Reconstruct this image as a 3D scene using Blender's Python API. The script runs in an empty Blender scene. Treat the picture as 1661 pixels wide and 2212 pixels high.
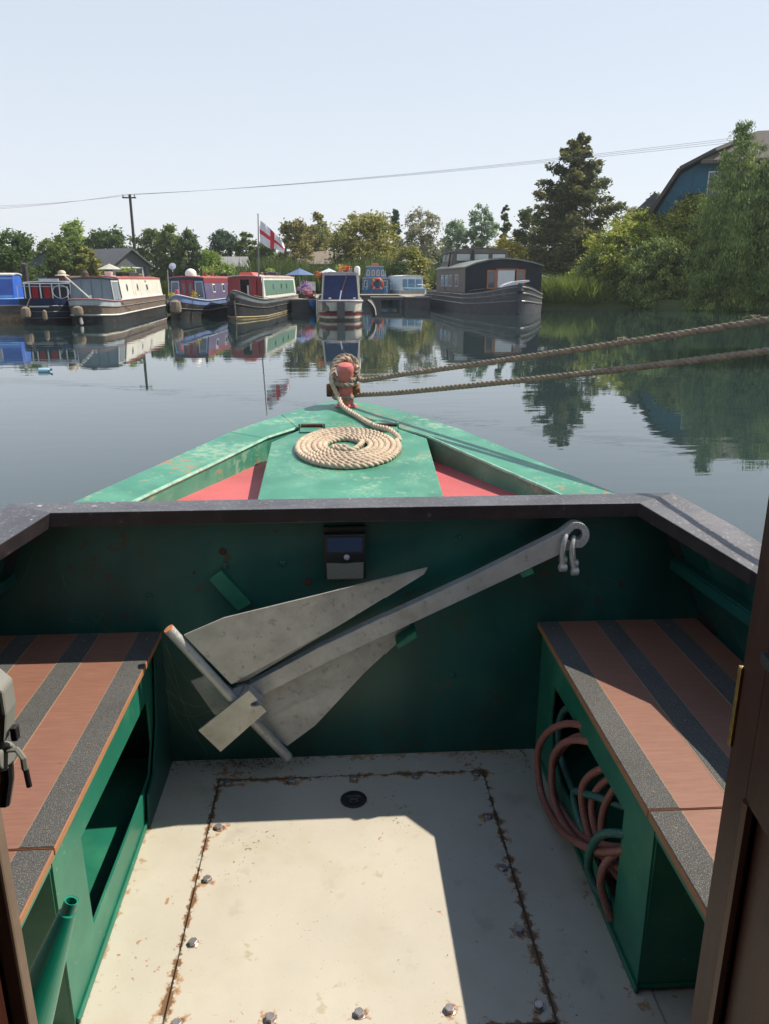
import bpy, bmesh, math, random
import numpy as np
from mathutils import Vector, Matrix, Euler
rad = math.radians
random.seed(7); RNG = np.random.default_rng(11)
SC = bpy.context.scene
COL = SC.collection

# ------------------------------------------------------------------ camera, sky, sun, exposure
CAM_H, PITCH, YAW, FPX, CXP, CYP = 1.75, rad(16.8), rad(3.4), 1663., 830.5, 1106.
cam = bpy.data.cameras.new('camera'); cam_o = bpy.data.objects.new('camera', cam); COL.objects.link(cam_o)
cam.sensor_fit = 'HORIZONTAL'; cam.sensor_width = 36; cam.lens = 36.04; cam.clip_start = .02; cam.clip_end = 6000
cam_o.location = (0, 0, CAM_H); cam_o.rotation_euler = (rad(90) - PITCH, 0, -YAW)
SC.camera = cam_o
SUN = Vector((.80, .255, 1.0)).normalized()          # towards the sun
SUN_EL = math.asin(SUN.z); SUN_AZ = math.atan2(SUN.x, SUN.y)
w = bpy.data.worlds.new("World"); SC.world = w; w.use_nodes = True
nt = w.node_tree; nt.nodes.clear()
sky = nt.nodes.new('ShaderNodeTexSky'); sky.sky_type = 'NISHITA'; sky.sun_disc = False
sky.sun_elevation = SUN_EL; sky.sun_rotation = SUN_AZ; sky.air_density = 1.0; sky.dust_density = 1.0; sky.ozone_density = 1.0
bg = nt.nodes.new('ShaderNodeBackground'); bg.inputs['Strength'].default_value = .105
wo = nt.nodes.new('ShaderNodeOutputWorld')
# summer haze: the clear-air sky is mostly veiled by a pale layer that thickens to the horizon
stc = nt.nodes.new('ShaderNodeTexCoord'); sxyz = nt.nodes.new('ShaderNodeSeparateXYZ'); nt.links.new(stc.outputs['Generated'], sxyz.inputs[0])
ramp = nt.nodes.new('ShaderNodeValToRGB'); cr = ramp.color_ramp; cr.elements[0].position = 0; cr.elements[0].color = (.700, .715, .755, 1)
cr.elements[1].position = 1; cr.elements[1].color = (.07, .13, .27, 1)
for p_, c_ in ((.10, (.665, .705, .765)), (.25, (.595, .650, .725)), (.50, (.530, .600, .695)), (.76, (.490, .560, .665)), (.86, (.11, .19, .36))): e_ = cr.elements.new(p_); e_.color = c_ + (1,)
nt.links.new(sxyz.outputs[2], ramp.inputs[0])
hz = nt.nodes.new('ShaderNodeVectorMath'); hz.operation = 'SCALE'; hz.inputs[3].default_value = 9.0; nt.links.new(ramp.outputs[0], hz.inputs[0])
smx = nt.nodes.new('ShaderNodeMix'); smx.data_type = 'RGBA'; smx.inputs[0].default_value = .82; nt.links.new(sky.outputs[0], smx.inputs[6]); nt.links.new(hz.outputs[0], smx.inputs[7])
nt.links.new(smx.outputs[2], bg.inputs[0]); nt.links.new(bg.outputs[0], wo.inputs[0])
sun = bpy.data.lights.new('sun', 'SUN'); sun.energy = 5.0; sun.angle = rad(.5); sun.color = (1, .90, .76)
sun_o = bpy.data.objects.new('sun', sun); COL.objects.link(sun_o); sun_o.location = (20, 6, 25)
sun_o.rotation_euler = SUN.to_track_quat('Z', 'Y').to_euler()
SC.view_settings.view_transform = 'Standard'; SC.view_settings.look = 'None'
SC.view_settings.exposure = 0.47; SC.view_settings.gamma = 1
SC.render.film_transparent = False
SC.cycles.max_bounces = 8; SC.cycles.transparent_max_bounces = 8

def ray(px, py):
    u = (px - CXP) / FPX; v = (CYP - py) / FPX
    f = math.cos(PITCH) + v * math.sin(PITCH); z = -math.sin(PITCH) + v * math.cos(PITCH)
    return (u * math.cos(YAW) + f * math.sin(YAW), f * math.cos(YAW) - u * math.sin(YAW), z)
def at(px, d, py=604):       # ground-plan position d metres away in that direction, and the height seen at py
    r = ray(px, py); t = d / math.hypot(r[0], r[1]); return (r[0] * t, r[1] * t, CAM_H + r[2] * t)

# ------------------------------------------------------------------ materials
MATS = {}
def rgb(c): return (c[0], c[1], c[2], 1)
def pm(name, base, rough=.5, metal=0, var=.12, vs=4, spots=(), bump=0, bs=60, spec=.5, seams=None, stretch=None):
    """painted / raw surface: base colour with soft variation, layered stains (colour, scale, threshold, softness, amount)"""
    if name in MATS: return MATS[name]
    m = bpy.data.materials.new(name); m.use_nodes = True; t = m.node_tree; N = t.nodes; Lk = t.links
    b = N['Principled BSDF']; b.inputs['Roughness'].default_value = rough; b.inputs['Metallic'].default_value = metal
    b.inputs['Specular IOR Level'].default_value = spec
    tc = N.new('ShaderNodeTexCoord'); co = tc.outputs['Object']
    if stretch:
        mp = N.new('ShaderNodeMapping'); mp.inputs['Scale'].default_value = stretch; Lk.new(co, mp.inputs[0]); sco = mp.outputs[0]
    else: sco = co
    def noise(scale, detail=5, r=.6, c=None):
        n = N.new('ShaderNodeTexNoise'); n.inputs['Scale'].default_value = scale; n.inputs['Detail'].default_value = detail
        n.inputs['Roughness'].default_value = r; Lk.new(c or co, n.inputs['Vector']); return n.outputs[0]
    mr = N.new('ShaderNodeMapRange'); mr.inputs[1].default_value = .3; mr.inputs[2].default_value = .7
    mr.inputs[3].default_value = 1 - var; mr.inputs[4].default_value = 1 + var
    Lk.new(noise(vs, 6, .6, sco), mr.inputs[0])
    mx = N.new('ShaderNodeMix'); mx.data_type = 'RGBA'; mx.blend_type = 'MULTIPLY'; mx.inputs[0].default_value = 1
    mx.inputs[6].default_value = rgb(base)
    cb = N.new('ShaderNodeCombineColor'); [Lk.new(mr.outputs[0], cb.inputs[i]) for i in range(3)]
    Lk.new(cb.outputs[0], mx.inputs[7]); cur = mx.outputs[2]
    rcur = None
    for sp in spots:
        col, scale, th, soft, amt = sp[:5]
        n = noise(scale, 4, .55)
        if len(sp) > 5:                                 # limited to blotches of a second, larger noise
            n2 = noise(sp[5], 2, .5); mm = N.new('ShaderNodeMath'); mm.operation = 'MULTIPLY_ADD'
            Lk.new(n2, mm.inputs[0]); mm.inputs[1].default_value = .8; Lk.new(n, mm.inputs[2])
            ms = N.new('ShaderNodeMath'); ms.operation = 'SUBTRACT'; Lk.new(mm.outputs[0], ms.inputs[0]); ms.inputs[1].default_value = .4; n = ms.outputs[0]
        q = N.new('ShaderNodeMapRange'); q.inputs[1].default_value = th; q.inputs[2].default_value = th + soft
        q.inputs[3].default_value = 0; q.inputs[4].default_value = amt; Lk.new(n, q.inputs[0])
        x = N.new('ShaderNodeMix'); x.data_type = 'RGBA'; Lk.new(q.outputs[0], x.inputs[0]); Lk.new(cur, x.inputs[6])
        x.inputs[7].default_value = rgb(col); cur = x.outputs[2]
    if seams: cur = seams(N, Lk, co, cur, noise)
    Lk.new(cur, b.inputs['Base Color'])
    if bump:
        bp = N.new('ShaderNodeBump'); bp.inputs['Strength'].default_value = 1; bp.inputs['Distance'].default_value = bump
        Lk.new(noise(bs, 4, .6, sco if stretch else co), bp.inputs['Height']); Lk.new(bp.outputs[0], b.inputs['Normal'])
    MATS[name] = m; return m
def plain(name, c, rough=.5, metal=0): return pm(name, c, rough, metal, var=.1, vs=2)
def glassy(name, c, rough=.08): return pm(name, c, rough, 0, var=.15, vs=1.5, spec=.9)

def leaf_mat(name, c1, c2, c3=None, scale=.35, trans=.42):
    if name in MATS: return MATS[name]
    m = bpy.data.materials.new(name); m.use_nodes = True; t = m.node_tree; N = t.nodes; Lk = t.links; N.clear()
    tc = N.new('ShaderNodeTexCoord'); n = N.new('ShaderNodeTexNoise'); n.inputs['Scale'].default_value = scale; n.inputs['Detail'].default_value = 3
    Lk.new(tc.outputs['Object'], n.inputs['Vector'])
    g = N.new('ShaderNodeNewGeometry')
    ad = N.new('ShaderNodeMath'); ad.operation = 'MULTIPLY_ADD'; Lk.new(g.outputs['Random Per Island'], ad.inputs[0]); ad.inputs[1].default_value = .55; Lk.new(n.outputs[0], ad.inputs[2])
    cr = N.new('ShaderNodeValToRGB'); cr.color_ramp.elements[0].position = .42; cr.color_ramp.elements[0].color = rgb(c1)
    cr.color_ramp.elements[1].position = .85; cr.color_ramp.elements[1].color = rgb(c2)
    if c3: e = cr.color_ramp.elements.new(1.0); e.color = rgb(c3)
    Lk.new(ad.outputs[0], cr.inputs[0])
    d = N.new('ShaderNodeBsdfPrincipled'); d.inputs['Roughness'].default_value = .6; d.inputs['Specular IOR Level'].default_value = .25
    tr = N.new('ShaderNodeBsdfTranslucent'); mx = N.new('ShaderNodeMixShader'); mx.inputs[0].default_value = trans
    Lk.new(cr.outputs[0], d.inputs['Base Color']); Lk.new(cr.outputs[0], tr.inputs['Color'])
    Lk.new(d.outputs[0], mx.inputs[1]); Lk.new(tr.outputs[0], mx.inputs[2])
    o = N.new('ShaderNodeOutputMaterial'); Lk.new(mx.outputs[0], o.inputs[0]); MATS[name] = m; return m

# ------------------------------------------------------------------ mesh helpers
class MB:
    def __init__(s): s.v = []; s.f = []; s.m = []
    def add(s, vs, fs, mi=0):
        o = len(s.v); s.v += [tuple(v) for v in vs]; s.f += [tuple(i + o for i in f) for f in fs]; s.m += [mi] * len(fs); return s
    def box(s, c, d, rot=(0, 0, 0), mi=0, M=None):
        R = M or Euler(rot).to_matrix(); c = Vector(c)
        vs = [c + R @ Vector((x * d[0] / 2, y * d[1] / 2, z * d[2] / 2)) for x in (-1, 1) for y in (-1, 1) for z in (-1, 1)]
        return s.add(vs, [(0, 1, 3, 2), (4, 6, 7, 5), (0, 4, 5, 1), (2, 3, 7, 6), (0, 2, 6, 4), (1, 5, 7, 3)], mi)
    def bb(s, x0, x1, y0, y1, z0, z1, mi=0): return s.box(((x0 + x1) / 2, (y0 + y1) / 2, (z0 + z1) / 2), (x1 - x0, y1 - y0, z1 - z0), mi=mi)
    def prism(s, poly, a, b, axis='z', mi=0):
        """poly in the two other axes, extruded from a to b; a/b may be functions of the point"""
        n = len(poly); fa = a if callable(a) else (lambda *_: a); fb = b if callable(b) else (lambda *_: b)
        def P(p, k):
            if axis == 'z': return (p[0], p[1], k)
            if axis == 'y': return (p[0], k, p[1])
            return (k, p[0], p[1])
        vs = [P(p, fa(*p)) for p in poly] + [P(p, fb(*p)) for p in poly]
        fs = [tuple(reversed(range(n))), tuple(range(n, 2 * n))] + [(i, (i + 1) % n, n + (i + 1) % n, n + i) for i in range(n)]
        return s.add(vs, fs, mi)
    def tube(s, pts, r, n=8, mi=0, caps=True, closed=False, lobes=0, pitch=.1, depth=.18):
        pts = [Vector(p) for p in pts]; rs = r if hasattr(r, '__len__') else [r] * len(pts); rings = []; up = None; dist = 0
        for i, p in enumerate(pts):
            a = pts[(i - 1) % len(pts)] if (closed or i) else p; b = pts[(i + 1) % len(pts)] if (closed or i < len(pts) - 1) else p
            d = (b - a).normalized()
            if up is None:
                up = Vector((0, 0, 1)) if abs(d.z) < .9 else Vector((1, 0, 0))
            x = up.cross(d).normalized(); up = d.cross(x).normalized()
            if i: dist += (p - pts[i - 1]).length
            ring = []
            for k in range(n):
                t = 2 * math.pi * k / n; rr = rs[i]
                if lobes: rr *= 1 - depth + depth * 1.3 * abs(math.cos(lobes * .5 * (t - 2 * math.pi * dist / pitch / 1.0)))
                ring.append(p + x * (math.cos(t) * rr) + up * (math.sin(t) * rr))
            rings.append(ring)
        vs = [v for rg in rings for v in rg]; fs = []; m = len(rings)
        for i in range(m if closed else m - 1):
            j = (i + 1) % m
            for k in range(n): k2 = (k + 1) % n; fs.append((i * n + k, i * n + k2, j * n + k2, j * n + k))
        if caps and not closed: fs += [tuple(reversed(range(n))), tuple(range((m - 1) * n, m * n))]
        return s.add(vs, fs, mi)
    def lathe(s, prof, c=(0, 0, 0), n=16, M=None, mi=0):
        M = M or Matrix.Identity(3); c = Vector(c); vs = []; fs = []
        for (r, z) in prof:
            for k in range(n): t = 2 * math.pi * k / n; vs.append(c + M @ Vector((r * math.cos(t), r * math.sin(t), z)))
        for i in range(len(prof) - 1):
            for k in range(n): k2 = (k + 1) % n; fs.append((i * n + k, i * n + k2, (i + 1) * n + k2, (i + 1) * n + k))
        fs += [tuple(reversed(range(n))), tuple(range((len(prof) - 1) * n, len(prof) * n))]
        return s.add(vs, fs, mi)
    def loft(s, rings, mi=0, closed_ring=False, cap=False):
        n = len(rings[0]); vs = [v for r in rings for v in r]; fs = []
        for i in range(len(rings) - 1):
            for k in range(n if closed_ring else n - 1):
                k2 = (k + 1) % n; fs.append((i * n + k, i * n + k2, (i + 1) * n + k2, (i + 1) * n + k))
        s.add(vs, fs, mi)
        if cap: s.add(rings[0], [tuple(range(n))], mi); s.add(rings[-1], [tuple(range(n))], mi)
        return s
    def build(s, name, mats, parent=None, smooth=False, bevel=0, world=True, label=None):
        me = bpy.data.meshes.new(name); me.from_pydata(s.v, [], s.f)
        for m in (mats if isinstance(mats, (list, tuple)) else [mats]): me.materials.append(m)
        me.polygons.foreach_set('material_index', s.m); me.update()
        bm = bmesh.new(); bm.from_mesh(me); bmesh.ops.recalc_face_normals(bm, faces=bm.faces); bm.to_mesh(me); bm.free()
        if smooth:
            me.polygons.foreach_set('use_smooth', [True] * len(me.polygons)); me.set_sharp_from_angle(angle=rad(35))
        o = bpy.data.objects.new(name, me); COL.objects.link(o)
        if parent:
            o.parent = parent
            if world:
                r = parent
                T = Matrix.Identity(4)
                while r is not None: T = T @ Matrix.Translation(-r.location) if r.type == 'EMPTY' else T; r = r.parent
                if parent.type == 'EMPTY': o.matrix_parent_inverse = T
        if bevel:
            b = o.modifiers.new('bevel', 'BEVEL'); b.width = bevel; b.segments = 2; b.limit_method = 'ANGLE'; b.angle_limit = rad(40)
        if label: o['label'] = label
        return o
def tag(o, label=None, cat=None, group=None, kind=None):
    if label: o['label'] = label
    if cat: o['category'] = cat
    if group: o['group'] = group
    if kind: o['kind'] = kind
    return o
def thing(name, label, cat, loc=(0, 0, 0), az=0, group=None):
    o = bpy.data.objects.new(name, None); COL.objects.link(o); o.location = loc; o.rotation_euler = (0, 0, -az); o.empty_display_size = .2
    return tag(o, label, cat, group)
def spline(pts, k=8):
    P = [Vector(p) for p in pts]; P = [P[0] * 2 - P[1]] + P + [P[-1] * 2 - P[-2]]; out = []
    for i in range(1, len(P) - 2):
        a, b, c, d = P[i - 1:i + 3]
        for j in range(k):
            t = j / k; out.append(.5 * ((2 * b) + (c - a) * t + (2 * a - 5 * b + 4 * c - d) * t * t + (3 * b - a - 3 * c + d) * t ** 3))
    out.append(P[-2]); return out
def resample(pts, step):
    out = [pts[0]]; acc = 0
    for a, b in zip(pts, pts[1:]):
        L = (b - a).length; t = step - acc
        while t < L: out.append(a.lerp(b, t / L)); t += step
        acc = L - (t - step)
    return out

RUST = (.20, .075, .025)
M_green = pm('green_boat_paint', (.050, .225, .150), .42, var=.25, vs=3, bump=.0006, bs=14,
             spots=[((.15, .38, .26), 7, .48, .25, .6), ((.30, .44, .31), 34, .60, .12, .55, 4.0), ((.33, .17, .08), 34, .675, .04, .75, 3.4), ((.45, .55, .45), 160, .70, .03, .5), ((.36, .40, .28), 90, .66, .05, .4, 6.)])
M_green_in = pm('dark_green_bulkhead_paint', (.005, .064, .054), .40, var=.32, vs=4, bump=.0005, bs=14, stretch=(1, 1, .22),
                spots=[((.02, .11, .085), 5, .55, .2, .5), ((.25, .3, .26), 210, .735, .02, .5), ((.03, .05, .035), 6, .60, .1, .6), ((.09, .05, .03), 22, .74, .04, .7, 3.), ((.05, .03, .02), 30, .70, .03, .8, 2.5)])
M_green_bench = pm('green_bench_paint', (.012, .14, .09), .42, var=.25, vs=5, bump=.0005, bs=16, stretch=(1, .35, 1),
                   spots=[((.08, .30, .16), 5, .5, .3, .5), ((.3, .34, .22), 60, .68, .04, .5), ((.2, .1, .05), 40, .73, .03, .7)])
M_rail = pm('lit_rail_top_paint', (.080, .080, .092), .40, var=.4, vs=6, bump=.0012, bs=90,
            spots=[((.30, .28, .28), 120, .58, .08, .5), ((.45, .43, .38), 30, .74, .04, .7, 3.0)])
M_red = pm('faded_red_deck_paint', (.47, .105, .11), .6, var=.15, vs=5, spots=[((.62, .35, .28), 150, .62, .1, .4), ((.35, .2, .12), 14, .7, .05, .6)])
M_red_gloss = pm('red_gloss_paint', (.52, .15, .13), .28, var=.2, vs=24, spots=[((.22, .06, .03), 30, .66, .05, .8)])
M_rust = pm('rusty_steel', (.17, .07, .03), .8, var=.4, vs=40, bump=.002, bs=120, spots=[((.5, .25, .08), 60, .55, .1, .6), ((.08, .04, .03), 80, .6, .1, .7)])
M_galv = pm('galvanised_steel', (.40, .405, .40), .45, .35, var=.18, vs=14, bump=.0012, bs=110,
            spots=[((.50, .50, .49), 20, .56, .12, .5), ((.17, .17, .17), 50, .6, .08, .5), ((.25, .20, .14), 9, .62, .1, .4), ((.7, .7, .66), 150, .74, .02, .6)])
M_steel = pm('zinc_bolt', (.42, .39, .38), .35, .7, var=.3, vs=60, spots=[((.3, .14, .08), 90, .56, .1, .7)])
M_wood_edge = pm('plywood_edge', (.34, .16, .075), .6, var=.3, vs=10, stretch=(1, 1, 90), bump=.0006, bs=150)
M_ply = pm('varnished_plywood', (.225, .108, .074), .5, var=.16, vs=16, stretch=(1, 12, 1), bump=.0004, bs=200,
           spots=[((.15, .075, .05), 4, .55, .2, .5), ((.25, .10, .07), 60, .58, .12, .4), ((.10, .06, .045), 26, .68, .06, .5), ((.7, .6, .5), 190, .76, .02, .7)])
M_grip = pm('black_grip_tape', (.055, .056, .056), .85, var=.25, vs=5, bump=.0016, bs=700,
            spots=[((.30, .285, .25), 520, .54, .10, .8), ((.02, .02, .025), 380, .58, .06, .6)])
M_dark = plain('black_plastic', (.018, .018, .02), .35)
M_black = pm('matt_black', (.02, .021, .024), .6, var=.2, vs=3)
M_mahog = pm('dark_mahogany', (.042, .013, .009), .45, spec=.3, var=.35, vs=8, stretch=(8, 8, .7), bump=.0004, bs=120, spots=[((.075, .03, .02), 14, .55, .2, .5)])
M_brass = pm('worn_brass', (.5, .33, .12), .35, .9, var=.3, vs=60)
M_greymetal = pm('grey_painted_metal', (.20, .205, .19), .55, 0, var=.12, vs=10)
def rope_mat(name, a, b):
    return pm(name, a, .95, var=.3, vs=30, spots=[(b, 260, .52, .14, .6), ((a[0] * .45, a[1] * .42, a[2] * .4), 45, .6, .1, .6)], bump=.001, bs=420)
M_rope = rope_mat('pale_manila_rope', (.47, .37, .27), (.66, .57, .45))
M_rope2 = rope_mat('weathered_brown_rope', (.22, .175, .13), (.42, .35, .27))

# ------------------------------------------------------------------ our own boat
X0 = .028
def mir(pts): return [(2 * X0 - p[0],) + tuple(p[1:]) for p in pts]
boat0 = thing('narrowboat', 'green narrowboat bow in the foreground with red deck panels and well deck benches', 'narrowboat', (X0, 1.5, 0))
def deckz(x, y): return 1.15 + (y - 2.15) * .0493
# foredeck: two gunwale strips meeting ahead of an inset red deck
OR = [(.835, 2.095), (.81, 2.138), (.66, 2.50), (.476, 2.955), (.30, 3.26), (.146, 3.47), (.07, 3.555), (X0, 3.60)]
OL = mir(OR)
IR = [(.645, 2.095), (.62, 2.161), (.47, 2.50), (.325, 2.843), (.216, 2.998)]
IL = mir(IR)
mb = MB(); ring_o = OR[:-1] + [OR[-1]] + list(reversed(OL[:-1]))
front = list(reversed(IL))      # from tip-left inner going aft
# right strip, left strip, bow plate
def plate(poly, th=.008): mb.prism(poly, lambda x, y: deckz(x, y) - th, lambda x, y: deckz(x, y))
plate([OR[0], OR[1], OR[2], OR[3], IR[3], IR[2], IR[1], IR[0]])
plate([OR[3], OR[4], IR[4], IR[3]])
plate(list(reversed([OL[0], OL[1], OL[2], OL[3], IL[3], IL[2], IL[1], IL[0]])))
plate(list(reversed([OL[3], OL[4], IL[4], IL[3]])))
plate([OR[4], OR[5], OR[6], OR[7], OL[6], OL[5], OL[4], IL[4], IR[4]])
for inner in (IR, IL):       # rolled inner edge going down to the sunken deck
    for a, b in zip(inner, inner[1:]):
        mb.add([(a[0], a[1], deckz(*a) - .004), (b[0], b[1], deckz(*b) - .004), (b[0], b[1], 1.065), (a[0], a[1], 1.065)], [(0, 1, 2, 3)])
mb.add([(IL[4][0], IL[4][1], deckz(*IL[4]) - .004), (IR[4][0], IR[4][1], deckz(*IR[4]) - .004), (IR[4][0], IR[4][1], 1.065), (IL[4][0], IL[4][1], 1.08)], [(0, 1, 2, 3)])
mb.build('foredeck', M_green, boat0, bevel=.004)
mb = MB()                    # pale worn bead along the inner edge of the strips
for inner in (IR, IL): mb.tube([(p[0], p[1], deckz(*p) + .002) for p in inner], .006, 6)
mb.build('deck_edge_bead', pm('worn_green_edge', (.22, .42, .30), .4, var=.3, vs=20, spots=[((.5, .6, .5), 50, .55, .1, .5)]), boat0, smooth=True)
MB().prism([(IR[0][0], 2.092), IR[1], IR[2], IR[3], IR[4], IL[4], IL[3], IL[2], IL[1], (IL[0][0], 2.092)], 1.06, 1.102).build('sunken_deck', M_red, boat0)
# gas locker box and lid
lid = [(-.235, 2.115), (-.246, 2.775), (-.149, 2.968), (.216, 2.982), (.322, 2.808), (.295, 2.115)]
lidz = lambda x, y: deckz(x, y) + .003
lb = [((p[0] - .03) * .93 + .03, min(p[1], 2.95)) for p in lid]
MB().prism(lb, 1.102, lambda x, y: lidz(x, y) - .012).build('locker_side', M_red, boat0)
lid_o = MB().prism(lid, lambda x, y: lidz(x, y) - .010, lidz).build('locker_lid', M_green, boat0, bevel=.003)
for cx in (-.105, .18):
    h = MB(); z = deckz(cx, 2.99)
    h.prism([(cx - .045, 2.905), (cx + .045, 2.905), (cx + .045, 2.975), (cx - .045, 2.975)], lambda x, y: lidz(x, y) + .001, lambda x, y: lidz(x, y) + .006)
    h.prism([(cx - .045, 2.997), (cx + .045, 2.997), (cx + .045, 3.06), (cx + .02, 3.09), (cx - .02, 3.09), (cx - .045, 3.06)], lambda x, y: deckz(x, y) + .001, lambda x, y: deckz(x, y) + .008)
    for dx in (-.048, .048): h.box((cx + dx, 2.985, z + .010), (.008, .028, .026))
    h.build('hinge', M_green, boat0, bevel=.002)
    MB().tube([(cx - .042, 2.985, z + .014), (cx + .042, 2.985, z + .014)], .0075, 10).build('hinge_pin', pm('dark_rusty_pin', (.07, .04, .028), .8, var=.4, vs=60), boat0, smooth=True)
# bollard (T stud)
sx, sy_ = .032, 3.42; sz = deckz(sx, sy_)
mb = MB(); mb.lathe([(.052, 0), (.050, .006), (.036, .012), (.034, .10)], (sx, sy_, sz), 20)
mb.lathe([(.027, 0), (.028, .02), (.033, .06), (.038, .085), (.038, .10), (.031, .113), (.013, .119)], (sx, sy_, sz + .075), 24, Euler((rad(14), 0, 0)).to_matrix())
st = mb.build('bow_stud', M_red_gloss, boat0, smooth=True)
mb = MB(); mb.tube([(sx - .084, sy_ + .014, sz + .068), (sx - .080, sy_ + .014, sz + .068), (sx + .062, sy_ + .014, sz + .068), (sx + .066, sy_ + .014, sz + .068)], [.025, .029, .027, .022], 18)
mb.build('stud_crossbar', M_rust, boat0, smooth=True)

# hull outside
mb = MB()
for sgn in (1, -1):
    rings = []
    top = [(.97, -11.5, 1.05), (1.105, -11, 1.05), (1.105, .4, 1.05), (1.105, 1.3, 1.055), (1.09, 1.80, 1.07), (.98, 2.02, 1.12)] + [(p[0] + .004, p[1], deckz(*p) - .004) for p in OR[1:]]
    for i, (x, y, z) in enumerate(top):
        k = max(0, min(1, (y - 1.6) / 2)); f = 1 - .10 * k
        xx = (x - X0) * sgn; yb = y - .28 * k * k
        half = abs(xx)
        g = max(half, 1.06 * (1 - max(0, (y - 2.15) / 1.47) ** 1.35)) if 0 <= y < 3.6 else half
        rings.append([(X0 + xx, y, z), (X0 + sgn * (half * .6 + g * .4), y - .02, z - .12), (X0 + sgn * g, y - .03, .72), (X0 + sgn * g * (1 - .05 * k), yb, .0), (X0 + sgn * g * (1 - .1 * k), yb, -.45)])
    mb.loft(rings)
M_hull = pm('black_hull_bitumen', (.02, .022, .024), .5, var=.3, vs=4, spots=[((.12, .09, .07), 8, .6, .1, .5)])
mb.build('hull', M_hull, boat0, smooth=True)
# rail around the well: sloped down and outwards going aft
ri = [(.795, 1.995, 1.16), (.85, 1.891, 1.133), (.905, 1.788, 1.106), (.957, 1.68, 1.080), (.978, 1.45, 1.070), (.985, 1.10, 1.066), (.985, .44, 1.062)]
ro = [(.935, 2.095, 1.16), (.99, 2.015, 1.133), (1.045, 1.94, 1.106), (1.085, 1.85, 1.080), (1.10, 1.55, 1.070), (1.10, 1.10, 1.066), (1.10, .44, 1.062)]
T = .012; rings = []
for sgn, seq in ((-1, range(len(ri) - 1, -1, -1)), (1, range(len(ri)))):
    for i in seq:
        a, b = Vector((X0 + sgn * ri[i][0], *ri[i][1:])), Vector((X0 + sgn * ro[i][0], *ro[i][1:])); u = (b - a).normalized(); dn = Vector((0, 0, 1))
        rings.append([a, b, b - dn * T, a + u * .008 - dn * T, a + u * .008 - dn * .040, a - dn * .040])
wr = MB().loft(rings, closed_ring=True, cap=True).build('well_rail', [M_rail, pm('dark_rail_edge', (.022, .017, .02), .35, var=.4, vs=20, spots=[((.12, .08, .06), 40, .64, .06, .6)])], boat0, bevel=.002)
for p_ in wr.data.polygons: p_.material_index = 0 if p_.normal.z > .6 else 1  # upward faces coloured lighter for the sun on them, all others stay dark
# bulkhead plate and inner side skins
YB = 2.081
bk = MB(); bk.prism([(X0 - 1.06, .30), (X0 + 1.06, .30), (X0 + 1.05, .80), (X0 + .90, 1.146), (X0 - .90, 1.146), (X0 - 1.05, .80)], YB, YB + .008, 'y')
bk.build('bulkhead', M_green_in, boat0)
for sgn in (1, -1):
    mb = MB(); rings = []
    for (x, y, z) in [(.895, 2.08, 1.146), (.93, 1.95, 1.115), (.985, 1.82, 1.085), (1.02, 1.68, 1.066), (1.03, 1.45, 1.056), (1.035, .44, 1.048)]:
        rings.append([(X0 + sgn * x, y, z), (X0 + sgn * 1.055, y, .77), (X0 + sgn * 1.05, y, .30)])
    mb.loft(rings)
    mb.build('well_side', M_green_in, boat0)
for sgn in (1, -1):
    mb = MB(); pts = [(.985, 2.07, .965), (1.035, 1.6, .955), (1.045, .44, .94)]
    for a, b in zip(pts, pts[1:]):
        A = Vector((X0 + sgn * a[0], a[1], a[2])); B = Vector((X0 + sgn * b[0], b[1], b[2])); o = Vector((-sgn * .045, 0, 0)); dn = Vector((0, 0, -.03))
        mb.add([A, B, B + o, A + o], [(0, 1, 2, 3)]); mb.add([A + o, B + o, B + o + dn, A + o + dn], [(0, 1, 2, 3)])
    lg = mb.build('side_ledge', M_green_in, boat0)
    sd = lg.modifiers.new('s', 'SOLIDIFY'); sd.thickness = .005
# bulkhead fittings
def P3(mb, pts, y0, y1): mb.prism(pts, y0, y1, 'y')
mb = MB()
P3(mb, [(-.378, .932), (-.342, .958), (-.262, .855), (-.30, .832)], 2.066, YB)
mb.build('welded_tab', M_green_bench, boat0, bevel=.002)
for q in ([(.150, .752), (.158, .738), (.212, .775), (.205, .793)], [(.495, .968), (.505, .948), (.538, .962), (.528, .982)]):
    mb = MB(); P3(mb, q, 1.985, YB); mb.build('anchor_bracket', M_green_bench, boat0, bevel=.002)
My = Euler((rad(90), 0, 0)).to_matrix(); M_hole = pm('rusty_drilled_hole', (.05, .022, .014), .8, var=.4, vs=90)
for (x, z, r) in [(-.335, 1.012, .011), (-.096, .913, .012), (-.42, .95, .004)]: MB().lathe([(r, 0), (r, .002)], (x, YB - .0005, z), 12, My).build('rust_hole', M_hole, boat0)
for (x, z) in [(-.330, .968), (-.167, .972), (.335, 1.038), (.33, .60), (-.55, .88)]: MB().lathe([(.010, 0), (.009, .004), (.005, .006), (.004, .012)], (x, YB, z), 10, My).build('stud_end', M_green_in, boat0, smooth=True)

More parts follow.
